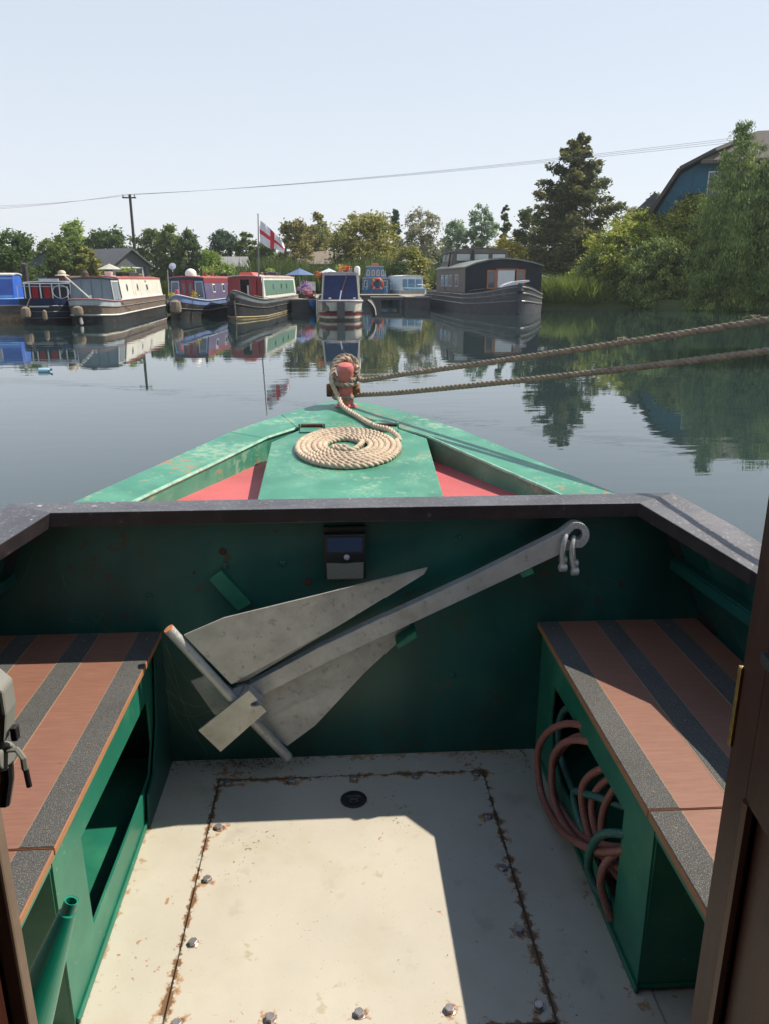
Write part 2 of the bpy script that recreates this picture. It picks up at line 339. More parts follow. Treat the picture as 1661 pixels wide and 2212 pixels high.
# well floor
bolts = [(-.344, 1.955), (-.157, 1.955), (.026, 1.955), (.208, 1.955), (.390, 1.955), (-.343, 1.765), (.390, 1.765), (-.343, 1.576), (.389, 1.570), (-.344, 1.387), (.387, 1.378), (.384, 1.187), (-.342, 1.190), (-.157, 1.192), (.021, 1.192), (.202, 1.190)]
def floor_seams(N, Lk, co, cur, noise):
    sp = N.new('ShaderNodeSeparateXYZ'); Lk.new(co, sp.inputs[0])
    def M(op, a, b=None, c=None):
        n = N.new('ShaderNodeMath'); n.operation = op
        for i, v in enumerate((a, b, c)):
            if v is None: continue
            if isinstance(v, (int, float)): n.inputs[i].default_value = v
            else: Lk.new(v, n.inputs[i])
        return n.outputs[0]
    dx = M('SUBTRACT', M('ABSOLUTE', M('SUBTRACT', sp.outputs[0], .021 )), .392)
    dy = M('SUBTRACT', M('ABSOLUTE', M('SUBTRACT', sp.outputs[1], 1.562)), .412)
    d = M('ABSOLUTE', M('MAXIMUM', dx, dy))
    side = M('ABSOLUTE', M('SUBTRACT', M('ABSOLUTE', M('SUBTRACT', sp.outputs[0], X0)), .57)); back = M('ABSOLUTE', M('SUBTRACT', sp.outputs[1], 2.08))
    d2 = M('MINIMUM', side, M('MULTIPLY', back, .7))
    db = None
    for (bx, by) in bolts:
        r2 = M('ADD', M('POWER', M('SUBTRACT', sp.outputs[0], bx), 2), M('POWER', M('SUBTRACT', sp.outputs[1], by), 2)); db = r2 if db is None else M('MINIMUM', db, r2)
    db = M('SQRT', db)
    for dist, k, col, th in ((db, 8.5, (.34, .17, .07), .37), (db, 24., (.12, .06, .03), .20), (d, 9., (.36, .20, .09), .42), (d, 22., (.13, .07, .035), .34), (d2, 7., (.33, .2, .1), .47)):
        n = M('SUBTRACT', noise(42, 6, .65), M('MULTIPLY', dist, k))
        n = M('ADD', n, M('MULTIPLY', M('SUBTRACT', noise(6, 2), .5), .5))
        q = N.new('ShaderNodeMapRange'); q.inputs[1].default_value = th; q.inputs[2].default_value = th + .07; q.inputs[4].default_value = .85; Lk.new(n, q.inputs[0])
        x = N.new('ShaderNodeMix'); x.data_type = 'RGBA'; Lk.new(q.outputs[0], x.inputs[0]); Lk.new(cur, x.inputs[6]); x.inputs[7].default_value = rgb(col); cur = x.outputs[2]
    return cur
FSP = [((.40, .35, .25), 7, .5, .2, .4), ((.33, .25, .14), 38, .735, .06, .45, 3.), ((.10, .065, .04), 95, .80, .03, .8, 5.), ((.34, .16, .07), 48, .74, .03, .85, 4.), ((.22, .19, .15), 9, .60, .15, .4), ((.3, .14, .07), 120, .71, .02, .8), ((.14, .10, .07), 200, .70, .03, .7)]
M_floor = pm('pale_grey_deck_paint', (.47, .44, .37), .5, var=.07, vs=3, spots=FSP, seams=floor_seams, bump=.0006, bs=30)
zf = .33
MB().bb(X0 - 1.05, X0 + 1.05, .40, YB, zf - .01, zf - .004).build('well_floor', M_floor, boat0, world=True)
hx0, hx1, hy0, hy1 = -.369, .411, 1.152, 1.974
mb = MB()
for (a, b, c, d) in [(X0 - .60, hx0 - .004, .40, YB), (hx1 + .004, X0 + .60, .40, YB), (hx0 - .004, hx1 + .004, hy1 + .004, YB), (hx0 - .004, hx1 + .004, .40, hy0 - .004)]: mb.bb(a, b, c, d, zf - .004, zf)
mb.build('floor_surround', M_floor, boat0, world=True)
hatch = MB().bb(hx0, hx1, hy0, hy1, zf - .004, zf + .002).build('floor_hatch', M_floor, boat0, bevel=.001)
b0 = None
for i, (x, y) in enumerate(bolts):
    if b0 is None:
        mb = MB(); mb.lathe([(.0125, 0), (.0125, .0015)], (0, 0, 0), 16); mb.lathe([(.0108, .0015), (.0108, .0075), (.0095, .009)], (0, 0, 0), 6)
        b0 = mb.build('hatch_bolt', M_steel, boat0, world=False, bevel=.0006); o = b0
    else: o = b0.copy(); COL.objects.link(o); o.parent = boat0
    o.matrix_parent_inverse = Matrix.Translation(-boat0.location)
    o.location = (x, y, zf + .002); o.rotation_euler = (0, 0, i * .7)
mb = MB(); mb.lathe([(.0375, 0), (.0375, .003), (.035, .0045), (.0265, .0045), (.026, .003), (.0245, .003), (.024, .0045), (.001, .0045)], (.024, 1.862, zf + .002), 40)
cap = mb.build('filler_cap', pm('black_filler_cap', (.022, .022, .023), .45, var=.2, vs=60), boat0, smooth=True)
def text(name, s, size, loc, rot, mat, parent, ext=.0008):
    c = bpy.data.curves.new(name, 'FONT'); c.body = s; c.size = size; c.align_x = 'CENTER'; c.align_y = 'CENTER'; c.extrude = ext
    t_ = bpy.data.objects.new('t', c); COL.objects.link(t_); bpy.context.view_layer.update()
    me = bpy.data.meshes.new_from_object(t_.evaluated_get(bpy.context.evaluated_depsgraph_get())); bpy.data.objects.remove(t_)
    o = bpy.data.objects.new(name, me); COL.objects.link(o); me.materials.clear(); me.materials.append(mat); o.parent = parent
    o.location = loc; o.rotation_euler = rot; return o
mark = plain('worn_grey_marking', (.15, .15, .155), .5)
text('cap_lettering', 'WATER', .0125, (.024, 1.870, zf + .0068), (0, 0, 0), mark, cap)
mb = MB()
for (x, y, w_) in [(.024, 1.861, .026), (.024, 1.857, .022)]: mb.bb(x - w_ / 2, x + w_ / 2, y - .0008, y + .0008, zf + .0066, zf + .0074)
for sg in (-1, 1): mb.box((.024 + sg * .009, 1.849, zf + .007), (.010, .002, .0008), (0, 0, sg * .6))
mb.build('cap_mark', mark, cap)

# benches
def stripes(sgn, name):
    """seat boards as one plywood sheet with grip bands lying on it"""
    xi = X0 + sgn * .553; ZB = .77
    side = lambda y: X0 + sgn * (1.04 if y < 2.0 else 1.035)
    jy = 1.184 if sgn < 0 else 1.221
    out = []
    for (y0, y1) in ((.44, jy - .0025), (jy + .0025, 2.078)):
        root = MB(); a, b = sorted((xi, side(y0)))
        root.bb(a, b, y0, y1, ZB - .018, ZB - .0015)
        o = root.build('seat_board', M_wood_edge, boat0, bevel=.0015)
        root = MB(); root.bb(a + .001, b - .001, y0 + .001, y1 - .001, ZB - .0015, ZB - .0003); v = root.build('board_face', M_ply, o)
        x = 0; g = MB(); ln = MB(); k = 0
        while x < .5:
            w0 = .064 if k % 2 == 0 else .110
            p, q = sorted((xi + sgn * (x + .002), xi + sgn * min(x + w0 - .001, .484)))
            if k % 2 == 0 and x < .46: g.bb(p, q, y0 + .002, y1 - .002, ZB - .0003, ZB + .0009)
            for e in (x, x + w0):
                if 0 < e < .47 and k % 2 == 0: ln.bb(xi + sgn * e - .0012, xi + sgn * e + .0012, y0 + .002, y1 - .002, ZB - .0003, ZB + .0004)
            x += w0; k += 1
        for yy in np.linspace(y0 + .05, y1 - .05, 4):
            for xx in (.032, .206, .380): MB().lathe([(.0038, 0), (.0036, .0012), (.001, .0012)], (xi + sgn * xx, yy, ZB + .0004), 8).build('screw', plain('dull_screw', (.22, .17, .12), .4, .6), o)
        g.build('grip_band', M_grip, o); ln.build('inlay_line', pm('pale_inlay', (.26, .18, .11), .6), o)
stripes(-1, 'l'); stripes(1, 'r')
def bench_front(sgn):
    xp = X0 + sgn * .570
    y = lambda a, z: (a, z)
    e = 0 if sgn < 0 else .015
    outer = [(1.20 + e, .33), (1.205 + e, .75), (2.078, .75), (2.078, .33)]
    hole = [(1.353 + e, .655), (1.925, .640), (1.935, .52), (1.90, .435), (1.80, .405), (1.352 + e, .405)]
    if sgn < 0: hole = [(1.350, .655), (1.925, .640), (1.925, .50), (1.875, .43), (1.757, .425), (1.355, .43)]
    mb = MB(); th = .006
    quads = [[(1.20 + e, .33), (1.205 + e, .75), hole[0], hole[5]], [(1.205 + e, .75), (2.078, .75), hole[1], hole[0]], [(2.078, .75), (2.078, .33), hole[3], hole[2], hole[1]],
             [(2.078, .33), (1.20 + e, .33), hole[5], hole[4], hole[3]]]
    for q in quads: mb.prism(q, xp, xp + sgn * th, 'x')
    # return flange at the near end of the leg
    mb.box((xp + sgn * .235, 1.203 + e, .54), (.46, .006, .42))
    mb.build('bench_panel', M_green_bench, boat0)
    # top rail in front of the boards' underside running aft
    r = MB(); r.bb(*sorted((xp, xp + sgn * .03)), .44, 1.2 + e, .715, .750); r.build('bench_rail', M_green_bench, boat0)
    f = MB(); f.box((xp - sgn * .004, 1.63, .338), (.008, .85, .014)); f.build('floor_weld', M_green_bench, boat0, bevel=.003)
    # locker floor behind the panel
    k = MB(); k.bb(*sorted((xp + sgn * .006, X0 + sgn * 1.04)), 1.21, 2.078, .34, .345); k.build('locker_floor', M_green_bench, boat0)
bench_front(-1); bench_front(1)
# small curved gusset by the left bench leg
mb = MB(); mb.prism([(1.78, .33), (1.80, .42), (1.87, .44), (1.95, .55), (2.0, .74), (2.078, .745), (2.078, .33)], X0 - .562, X0 - .556, 'x'); mb.build('bench_gusset', M_green_in, boat0)

# cabin behind the viewpoint: side walls, roof, front wall with the doorway
M_cab = pm('cabin_green_paint', (.02, .10, .06), .4); M_in = pm('cabin_lining_wood', (.30, .17, .09), .5, var=.2, vs=6, stretch=(1, 1, 10))
mb = MB(); mb.bb(X0 - .95, -.275, .36, .40, .10, 2.02); mb.bb(.375, X0 + .95, .36, .40, .10, 2.02); mb.build('cabin_front', M_mahog, boat0)
mb = MB(); mb.bb(X0 - 1.0, X0 - .95, -10, .40, .10, 2.02); mb.bb(X0 + .95, X0 + 1.0, -10, .40, .10, 2.02); mb.build('cabin_wall', M_cab, boat0)
MB().prism([(X0 - 1.0, 2.022), (X0 - .6, 2.09), (X0, 2.11), (X0 + .6, 2.09), (X0 + 1.0, 2.022)], -10, .43, 'y').build('cabin_roof', M_cab, boat0)
MB().bb(X0 - .95, X0 + .95, -10, .40, .20, .24).build('cabin_floor', M_in, boat0)
# right door, opened outwards, seen on its inner face
def door(name, hinge, free, th, mat, zb=.36, zt=1.98):
    h = Vector((hinge[0], hinge[1], 0)); f = Vector((free[0], free[1], 0)); d = (f - h); L = d.length; d.normalize(); n = Vector((-d.y, d.x, 0))
    def Q(mb, s0, s1, t0, t1, z0, z1):
        vs = [h + d * s + n * t + Vector((0, 0, z)) for s in (s0, s1) for t in (t0, t1) for z in (z0, z1)]
        mb.add(vs, [(0, 1, 3, 2), (4, 6, 7, 5), (0, 4, 5, 1), (2, 3, 7, 6), (0, 2, 6, 4), (1, 5, 7, 3)])
    return h, d, n, L, Q
h, d, n, L, Q = door('r', (.405, .42), (.446, .75), .03, M_mahog)
mb = MB()        # n points to -x (the inner face we see)
Q(mb, L - .055, L, -.03, 0, .36, 1.98); Q(mb, 0, .05, -.03, 0, .36, 1.98); Q(mb, .05, L - .055, -.03, 0, .36, .46); Q(mb, .05, L - .055, -.03, 0, 1.20, 1.372); Q(mb, .05, L - .055, -.03, 0, 1.88, 1.98)
Q(mb, .05, L - .055, -.024, -.012, .46, 1.20)
dr = mb.build('cabin_door', M_mahog, boat0, bevel=.002, label='dark mahogany door standing open on the right, its inner face towards the camera')
mb = MB()
for s in (L - .058, .056): 
    p = h + d * s + n * (-.004); mb.tube([(p.x, p.y, .46), (p.x, p.y, 1.20)], .008, 8)
mb.build('door_moulding', pm('brown_moulding', (.09, .036, .022), .35, var=.2, vs=6, stretch=(6, 6, .6)), dr, smooth=True)
mb = MB(); Q(mb, .055, L - .06, -.020, .010, 1.372, 1.384); Q(mb, .055, L - .06, -.018, -.012, 1.386, 1.87); mb.build('door_window', M_black, dr)
mb = MB(); Q(mb, L, L + .0035, -.028, .001, 1.234, 1.335); Q(mb, L - .005, L + .004, .0, .003, 1.234, 1.335); mb.build('brass_hinge', M_brass, dr, bevel=.001)
# left door frame
dl = MB().bb(-.32, -.2525, .44, .474, .36, 1.98).build('cabin_door', M_mahog, boat0, bevel=.002, label='left mahogany door edge, folded back')
for x_ in (-.262, -.285): MB().tube([(x_, .476, .36), (x_, .476, 1.975)], .006, 8).build('door_moulding', MATS['brown_moulding'], dl, smooth=True)
MB().bb(-.2525, -.2395, .456, .470, .36, 1.98).build('door_edge_strip', pm('weathered_beige_strip', (.15, .11, .08), .6, var=.2, vs=20), dl, bevel=.002)
# grey latch with a bent handle
lt = thing('cabin_latch', 'grey metal latch with bent lever and black grips by the left door', 'latch', (-.215, .45, 1.44))
MB().prism([(-.226, 1.515), (-.2145, 1.502), (-.2145, 1.485), (-.218, 1.466), (-.226, 1.455)], .444, .462, 'y').build('plate', M_greymetal, lt, bevel=.002)
MB().tube([(-.236, .452, 1.452), (-.219, .448, 1.452)], .0095, 20).build('pivot', M_greymetal, lt, smooth=True, bevel=.002)
MB().bb(-.2155, -.2112, .447, .453, 1.4635, 1.4735).build('grip', M_dark, lt, bevel=.001)
MB().tube([(-.219, .447, 1.458), (-.2125, .447, 1.458), (-.2088, .446, 1.452), (-.2088, .446, 1.443)], .0026, 4).build('lever', M_greymetal, lt, bevel=.0008)
MB().tube([(-.2083, .446, 1.4435), (-.2072, .445, 1.431)], .0019, 8).build('lever_grip', M_dark, lt)
MB().tube([(-.222, .45, 1.447), (-.223, .45, 1.435), (-.228, .45, 1.415)], .0045, 10).build('stay', M_dark, lt, smooth=True)
# ------------------------------------------------------------------ loose things on our boat
# mooring lines from the stud to the right-hand bank; the second one ends in the flat coil
RR = .0104
S = Vector((sx, sy_, sz))
def ropeobj(name, pts, r, mat, step=.004, parent=None, n=18, pitch=.022):
    p = resample(spline(pts, 14), step); return MB().tube(p, r, n, lobes=3, pitch=pitch * 3, depth=.26).build(name, mat, parent, smooth=False)
def loop(c, rx, ry, tilt, z0, z1, n=14, a0=0, turns=1.0, lean=0):
    out = []
    for i in range(int(n * turns) + 1):
        t = a0 + 2 * math.pi * i / n; k = i / (n * turns); out.append(Vector((c.x + rx * math.cos(t), c.y + ry * math.sin(t) + lean * math.cos(t), c.z + z0 + (z1 - z0) * k + tilt * math.sin(t))))
    return out
# upper rope: eye loop round the head of the stud, standing up behind it
up_end = Vector((1.19, 2.27, 1.645)); dirr = (up_end - Vector((.10, 3.36, 1.335)))
L1 = loop(S + Vector((0, .012, .160)), .056, .034, .050, .012, -.020, 14, a0=rad(-35), turns=1.98)
pts = L1 + [S + Vector((.060, -.012, .125)), Vector((.115, 3.355, 1.333))] + [Vector((.10, 3.36, 1.335)) + dirr * t + Vector((0, 0, -.02 * math.sin(math.pi * min(1, t / 1.9)))) for t in (.15, .4, .7, 1.0, 1.4, 2.0)]
o = ropeobj('mooring_rope', pts, RR, M_rope2); tag(o, 'upper of the two taut brown ropes running right from the bow stud', 'rope', 'mooring ropes on the bow stud')
lo_end = Vector((1.12, 2.25, 1.555)); st0 = Vector((.085, 3.40, sz + .045)); dirr = lo_end - st0
# lower rope: taut from the right, turns round the stud, then falls to the lid and coils
pts = [st0 + dirr * t + Vector((0, 0, -.025 * math.sin(math.pi * min(1, t / 1.9)))) for t in (2.0, 1.4, 1.0, .7, .4, .15)]
pts += [S + Vector((.050, -.005, .048)), S + Vector((.02, -.048, .042)), S + Vector((-.03, -.040, .040)), S + Vector((-.050, .005, .042)), S + Vector((-.02, .046, .046)), S + Vector((.03, .042, .050)), S + Vector((.046, .0, .092)), S + Vector((.015, -.045, .098)), S + Vector((-.036, -.034, .100)), S + Vector((-.048, .012, .104)), S + Vector((-.01, .044, .108)), S + Vector((.036, .034, .112)), S + Vector((.046, -.004, .116)), S + Vector((.020, -.042, .118))]
o1 = ropeobj('mooring_rope', pts, RR, M_rope2); tag(o1, 'lower of the two taut brown ropes running right from the bow stud', 'rope', 'mooring ropes on the bow stud')
cc = Vector((.026, 2.672, 0)); zc = lambda x, y: lidz(x, y) + RR * .93
R0, R1 = .182, .066; turns = 6.0
pts = [S + Vector((.058, .0, .165)), S + Vector((.035, .03, .185)), S + Vector((0, .025, .208)), S + Vector((-.045, .01, .175)), S + Vector((-.062, -.018, .12)), S + Vector((-.045, -.045, .075)), S + Vector((-.030, -.062, .045)), Vector((.020, 3.30, deckz(0, 3.3) + .022)), Vector((.075, 3.17, deckz(0, 3.17) + RR)), Vector((.135, 2.98, deckz(0, 2.98) + RR + .003)),
       Vector((.185, 2.86, zc(0, 2.86) + .012)), Vector((.215, 2.76, zc(0, 2.76) + .004))]
n = int(turns * 22)
for i in range(n):
    k = i / n; r = R0 + (R1 - R0) * k + .0011 * math.sin(i * .37) + .0008 * math.sin(i * 1.13 + 2); t = rad(12) - 2 * math.pi * turns * k
    x, y = cc.x + r * math.cos(t), cc.y + r * math.sin(t) * 1.46; pts.append(Vector((x, y, zc(x, y) + random.uniform(0, .0015))))
for (x, y) in [(.058, 2.630), (.03, 2.618), (-.005, 2.630), (-.022, 2.655), (.0, 2.664), (.035, 2.652)]: pts.append(Vector((x, y, zc(x, y))))
o2 = MB().tube(resample(spline(pts, 5), .003), .0101, 15, lobes=3, pitch=.066, depth=.32).build('coiled_rope', M_rope, None)
tag(o2, 'pale rope looped over the stud and coiled flat on the green locker lid', 'rope')
# frayed tufts on the ropes
for k in range(70):
    if k % 14 == 0: mb = MB()
    t = [.22, .76, 1.02, 1.12, 1.3][k // 14] + random.gauss(0, .004) ; p = Vector((.10, 3.36, 1.335)) + (up_end - Vector((.10, 3.36, 1.335))) * t
    a = Vector((random.gauss(0, .5), random.gauss(0, .5), -abs(random.gauss(0, .6)))).normalized(); q = p + a * random.uniform(.012, .024)
    mb.tube([p + Vector((random.gauss(0, .008), random.gauss(0, .008), 0)), q], .0005, 3)
    if k % 14 == 13: mb.build('frayed_fibres', M_rope, o)

# anchor resting against the bulkhead
YA = 2.0
anc = thing('anchor', 'large grey galvanised fluke anchor resting on brackets against the dark green bulkhead', 'anchor', (-.2, YA, .42))
def strip(name, top, bot, y0, y1, mat=M_galv, bev=.003):
    return MB().prism(top + list(reversed(bot)), y0, y1, 'y').build(name, mat, anc, bevel=bev)
mb = MB()     # shank: tapered bar with an eye, laid as a thick plate
top = [(-.271, .640), (-.07, .752), (.132, .850), (.36, .958), (.60, 1.082)]
bot = [(-.247, .600), (-.045, .706), (.163, .806), (.395, .918), (.64, 1.036)]
mb.prism(top + list(reversed(bot)), YA - .020, YA + .012, 'y')
ce = Vector((.640, 0, 1.072)); th = []
def arc(c, r0, a0, a1, n): return [(c[0] + r0 * math.cos(a0 + (a1 - a0) * i / n), c[1] + r0 * math.sin(a0 + (a1 - a0) * i / n)) for i in range(n + 1)]
c2 = (.645, 1.072)
oa = [(.60, 1.0815)] + arc(c2, .040, rad(105), rad(-62), 14) + [(.6395, 1.0365)]
ia = [(.618, 1.066)] + arc((.648, 1.076), .017, rad(120), rad(-60), 14) + [(.632, 1.058)]
for i in range(len(oa) - 1): mb.prism([oa[i], oa[i + 1], ia[i + 1], ia[i]], YA - .020, YA + .012, 'y')
mb.prism([(.60, 1.0815), ia[0], ia[-1], (.6395, 1.0365)], YA - .020, YA + .012, 'y')
mb.build('shank', M_galv, anc, bevel=.003)
def near(p, y): k = y / 2.0; return (p[0] * k, CAM_H - (CAM_H - p[1]) * k)
def fluke(pts, ys, name='fluke'):
    pts = [near(p, y) for p, y in zip(pts, ys)]
    n = len(pts); f = [(p[0], y, p[1]) for p, y in zip(pts, ys)]; b = [(p[0], y + .007, p[1]) for p, y in zip(pts, ys)]
    m = MB(); 
    c = (sum(p[0] for p in f) / n, sum(p[1] for p in f) / n, sum(p[2] for p in f) / n); 
    m.add(f + b, [tuple(range(n)), tuple(reversed(range(n, 2 * n)))] + [(i, (i + 1) % n, n + (i + 1) % n, n + i) for i in range(n)])
    return m.build(name, M_galv, anc)
fluke([(-.445, .793), (-.332, .842), (-.058, .907), (.238, .980), (.228, .961), (-.01, .81), (-.275, .647), (-.322, .635)], [1.893, 1.900, 1.925, 1.98, 1.98, 1.965, 1.955, 1.93])
fluke([(-.262, .600), (-.02, .712), (.185, .808), (.209, .806), (.061, .658), (-.084, .491), (-.169, .424), (-.262, .497)], [2.015, 2.03, 2.045, 2.05, 2.04, 2.02, 2.005, 2.0])
mb = MB(); SP = [(-.484, .812, 1.888), (-.40, .695, 1.908), (-.325, .592, 1.928), (-.266, .512, 1.95), (-.168, .385, 1.985)]; SP = [(near((a, c), y)[0], y, near((a, c), y)[1]) for a, c, y in SP]
mb.tube(SP, .0145, 16); mb.build('stock', M_galv, anc, smooth=True)
mb = MB(); u_ = (Vector(SP[0]) - Vector(SP[1])).normalized(); mb.tube([Vector(SP[0]), Vector(SP[0]) + u_ * .004], .0142, 16); mb.build('stock_end', pm('orange_stock_end', (.62, .27, .13), .6, var=.3, vs=60), anc)
def plateP(pts, ys, th=.008):
    pts = [near(p, y) for p, y in zip(pts, ys)]
    n = len(pts); f = [(p[0], y, p[1]) for p, y in zip(pts, ys)]; b = [(p[0], y + th, p[1]) for p, y in zip(pts, ys)]
    return MB().add(f + b, [tuple(range(n)), tuple(reversed(range(n, 2 * n)))] + [(i, (i + 1) % n, n + (i + 1) % n, n + i) for i in range(n)])
plateP([(-.273, .612), (-.249, .580), (-.268, .571), (-.272, .562), (-.262, .558), (-.240, .563), (-.225, .543), (-.366, .412), (-.426, .486)], [1.905] * 9).build('crown_plate', pm('pale_galvanised_plate', (.52, .50, .45), .5, .35, var=.2, vs=16, spots=[((.25, .23, .2), 30, .6, .1, .5)]), anc)
plateP([(-.436, .648), (-.381, .668), (-.30, .60), (-.32, .50), (-.378, .54)], [2.02, 2.02, 2.01, 2.0, 2.01]).build('crown_plate', M_galv, anc)
mb = MB(); mb.lathe([(.045, -.02), (.04, 0), (.02, .018)], (-.280, 1.955, .612), 14, Euler((rad(60), 0, rad(20))).to_matrix()); mb.box((-.268, 1.950, .610), (.07, .05, .05), (0, rad(40), 0)); mb.build('crown', M_galv, anc, bevel=.006)
for dx, a in ((0, 0), (.022, .12)):
    mb = MB(); q = [(.612 + dx, YA - .032, .985), (.606 + dx, YA - .036, 1.03), (.610 + dx, YA - .034, 1.062), (.620 + dx, YA - .018, 1.078), (.624 + dx, YA + .006, 1.068), (.626 + dx, YA + .018, 1.03), (.626 + dx, YA + .018, .99)]
    q = [(x + a * (1.07 - z) * 1.2, y, z - a * .1) for x, y, z in q]
    mb.tube(spline(q, 5), .0065, 10); 
    for e in (q[0], q[-1]): mb.lathe([(.006, -.012), (.012, -.009), (.012, .009), (.006, .012)], e, 12, Euler((0, rad(90), 0)).to_matrix())
    mb.build('shackle', M_galv, anc, smooth=True)

# solar wall lamp
sl = thing('solar_lamp', 'small black solar wall lamp on the green bulkhead', 'lamp', (.011, 2.05, .93))
mb = MB(); mb.bb(-.048, .070, 2.045, 2.079, .930, 1.068); mb.bb(-.050, .072, 2.062, 2.079, 1.066, 1.086); mb.build('lamp_body', M_dark, sl, bevel=.004)
mb = MB(); mb.add([(-.040, 2.044, 1.018), (.062, 2.044, 1.018), (.062, 2.052, 1.062), (-.040, 2.052, 1.062)], [(0, 1, 2, 3)]); mb.bb(-.040, .062, 2.0435, 2.0455, 1.014, 1.019)
v = MB(); v.prism([(-.038, 1.016), (.060, 1.016), (.060, 1.060), (-.038, 1.060)], 2.0425, 2.0445, 'y'); v.build('solar_panel', glassy('blue_solar_cell', (.035, .06, .12), .12), sl)
v = MB(); v.lathe([(.0085, 0), (.0075, .004), (.004, .0065), (.001, .007)], (.016, 2.0445, 1.000), 18, Euler((rad(90), 0, 0)).to_matrix()); v.build('motion_sensor', plain('milky_lens', (.38, .39, .44), .3), sl, smooth=True)
def led_pat():
    m = pm('led_lens', (.38, .37, .33), .3, var=.1, vs=30); N = m.node_tree.nodes; Lk = m.node_tree.links; b = N['Principled BSDF']
    tc = N.new('ShaderNodeTexCoord'); k = N.new('ShaderNodeTexChecker'); k.inputs['Scale'].default_value = 260; k.inputs['Color1'].default_value = (.26, .26, .22, 1); k.inputs['Color2'].default_value = (.10, .105, .095, 1)
    Lk.new(tc.outputs['Object'], k.inputs['Vector']); Lk.new(k.outputs[0], b.inputs['Base Color']); return m
v = MB(); v.prism([(-.040, .936), (.062, .936), (.063, .984), (.03, .983), (.011, .981), (-.01, .983), (-.041, .984)], 2.0415, 2.0455, 'y'); v.build('led_panel', led_pat(), sl)

# hoses in the right-hand locker
def braid(name, a, b):
    m = pm(name, a, .5, var=.15, vs=20); N = m.node_tree.nodes; Lk = m.node_tree.links; bs = N['Principled BSDF']
    tc = N.new('ShaderNodeTexCoord'); k = N.new('ShaderNodeTexVoronoi'); k.inputs['Scale'].default_value = 240; Lk.new(tc.outputs['Object'], k.inputs['Vector'])
    r = N.new('ShaderNodeMix'); r.data_type = 'RGBA'; Lk.new(k.outputs['Distance'], r.inputs[0]); r.inputs[6].default_value = rgb(a); r.inputs[7].default_value = rgb(b); Lk.new(r.outputs[2], bs.inputs['Base Color']); return m
M_hose = braid('brown_red_braided_hose', (.17, .045, .04), (.34, .16, .13)); M_hose2 = braid('green_braided_hose', (.004, .06, .05), (.05, .18, .15))
XH = .575
def coil(paths, r, name, mat, label):
    mb = MB()
    for p in paths: mb.tube(spline(p, 8), r, 12)
    o = mb.build(name, mat, None, smooth=True); return tag(o, label, 'hose')
coil([[(XH + .12, 1.52, .70), (XH + .06, 1.62, .67), (XH + .015, 1.72, .60), (XH - .005, 1.80, .46), (XH + .0, 1.76, .385), (XH + .02, 1.62, .39), (XH + .03, 1.48, .47), (XH + .06, 1.36, .56)],
      [(XH + .13, 1.47, .67), (XH + .07, 1.55, .61), (XH + .04, 1.60, .50), (XH + .05, 1.54, .41), (XH + .06, 1.42, .42), (XH + .09, 1.33, .48)],
      [(XH + .12, 1.50, .70), (XH + .055, 1.62, .685), (XH + .01, 1.74, .635), (XH - .025, 1.81, .56), (XH - .035, 1.845, .47), (XH - .028, 1.80, .37), (XH - .02, 1.66, .375), (XH - .01, 1.52, .44), (XH + .01, 1.40, .52), (XH + .06, 1.33, .60), (XH + .10, 1.30, .68)],
      [(XH + .12, 1.46, .69), (XH + .055, 1.57, .675), (XH + .01, 1.68, .625), (XH - .012, 1.74, .56), (XH - .015, 1.77, .48), (XH - .012, 1.73, .39), (XH + .0, 1.58, .40), (XH + .02, 1.46, .46), (XH + .05, 1.34, .50)],
      [(XH + .12, 1.45, .69), (XH + .055, 1.55, .635), (XH + .02, 1.62, .53), (XH + .03, 1.58, .42), (XH + .04, 1.45, .38), (XH + .06, 1.36, .39)],
      [(XH + .14, 1.42, .70), (XH + .08, 1.50, .64), (XH + .05, 1.55, .50), (XH + .05, 1.48, .38), (XH + .08, 1.36, .36)],
      [(XH + .02, 1.37, .36), (XH + .0, 1.40, .44), (XH + .02, 1.39, .52), (XH + .08, 1.33, .60)]], .0098, 'garden_hose', M_hose, 'brown red braided hose coiled and spilling out under the right bench')
coil([[(XH + .10, 1.60, .72), (XH + .05, 1.74, .68), (XH + .03, 1.85, .60), (XH + .03, 1.86, .48), (XH + .05, 1.75, .40), (XH + .07, 1.6, .37)],
      [(XH + .10, 1.50, .55), (XH + .03, 1.60, .52), (XH + .02, 1.68, .46), (XH + .03, 1.60, .40), (XH + .06, 1.50, .44)],
      [(XH + .05, 1.34, .61), (XH - .002, 1.40, .57), (XH - .012, 1.445, .49), (XH - .008, 1.455, .42), (XH + .01, 1.42, .385), (XH + .05, 1.36, .40)]], .0098, 'garden_hose', M_hose2, 'dark green braided hose tangled with the brown one under the right bench')

# green funnel spout, lower left
fn = thing('funnel', 'long green plastic funnel spout pointing up beside the left bench', 'funnel', (-.33, .62, .75))
M_fun = pm('glossy_green_plastic', (.006, .20, .13), .25, var=.1, vs=4)
A = Vector((-.402, .938, .881)); d = Vector((-.072, -.032, -.183)).normalized()
MB().tube([A, A + d * .018, A + d * .020, A + d * .034, A + d * .038, A + d * .30], [.0105, .0105, .0125, .0140, .0145, .046], 28, caps=False).build('spout', M_fun, fn, smooth=True)
MB().tube([A + d * .0005, A + d * .001, A + d * .03], [.0105, .0078, .0078], 28, caps=False).build('spout_rim', M_fun, fn, smooth=True)
MB().tube([A + d * .028, A + d * .029], [.0080, .0001], 16).build('spout_bore', M_black, fn)
MB().tube([A + d * .30, A + d * .33, A + d * .42], [.045, .07, .10], 28, caps=False).build('funnel_cone', M_fun, fn, smooth=True)

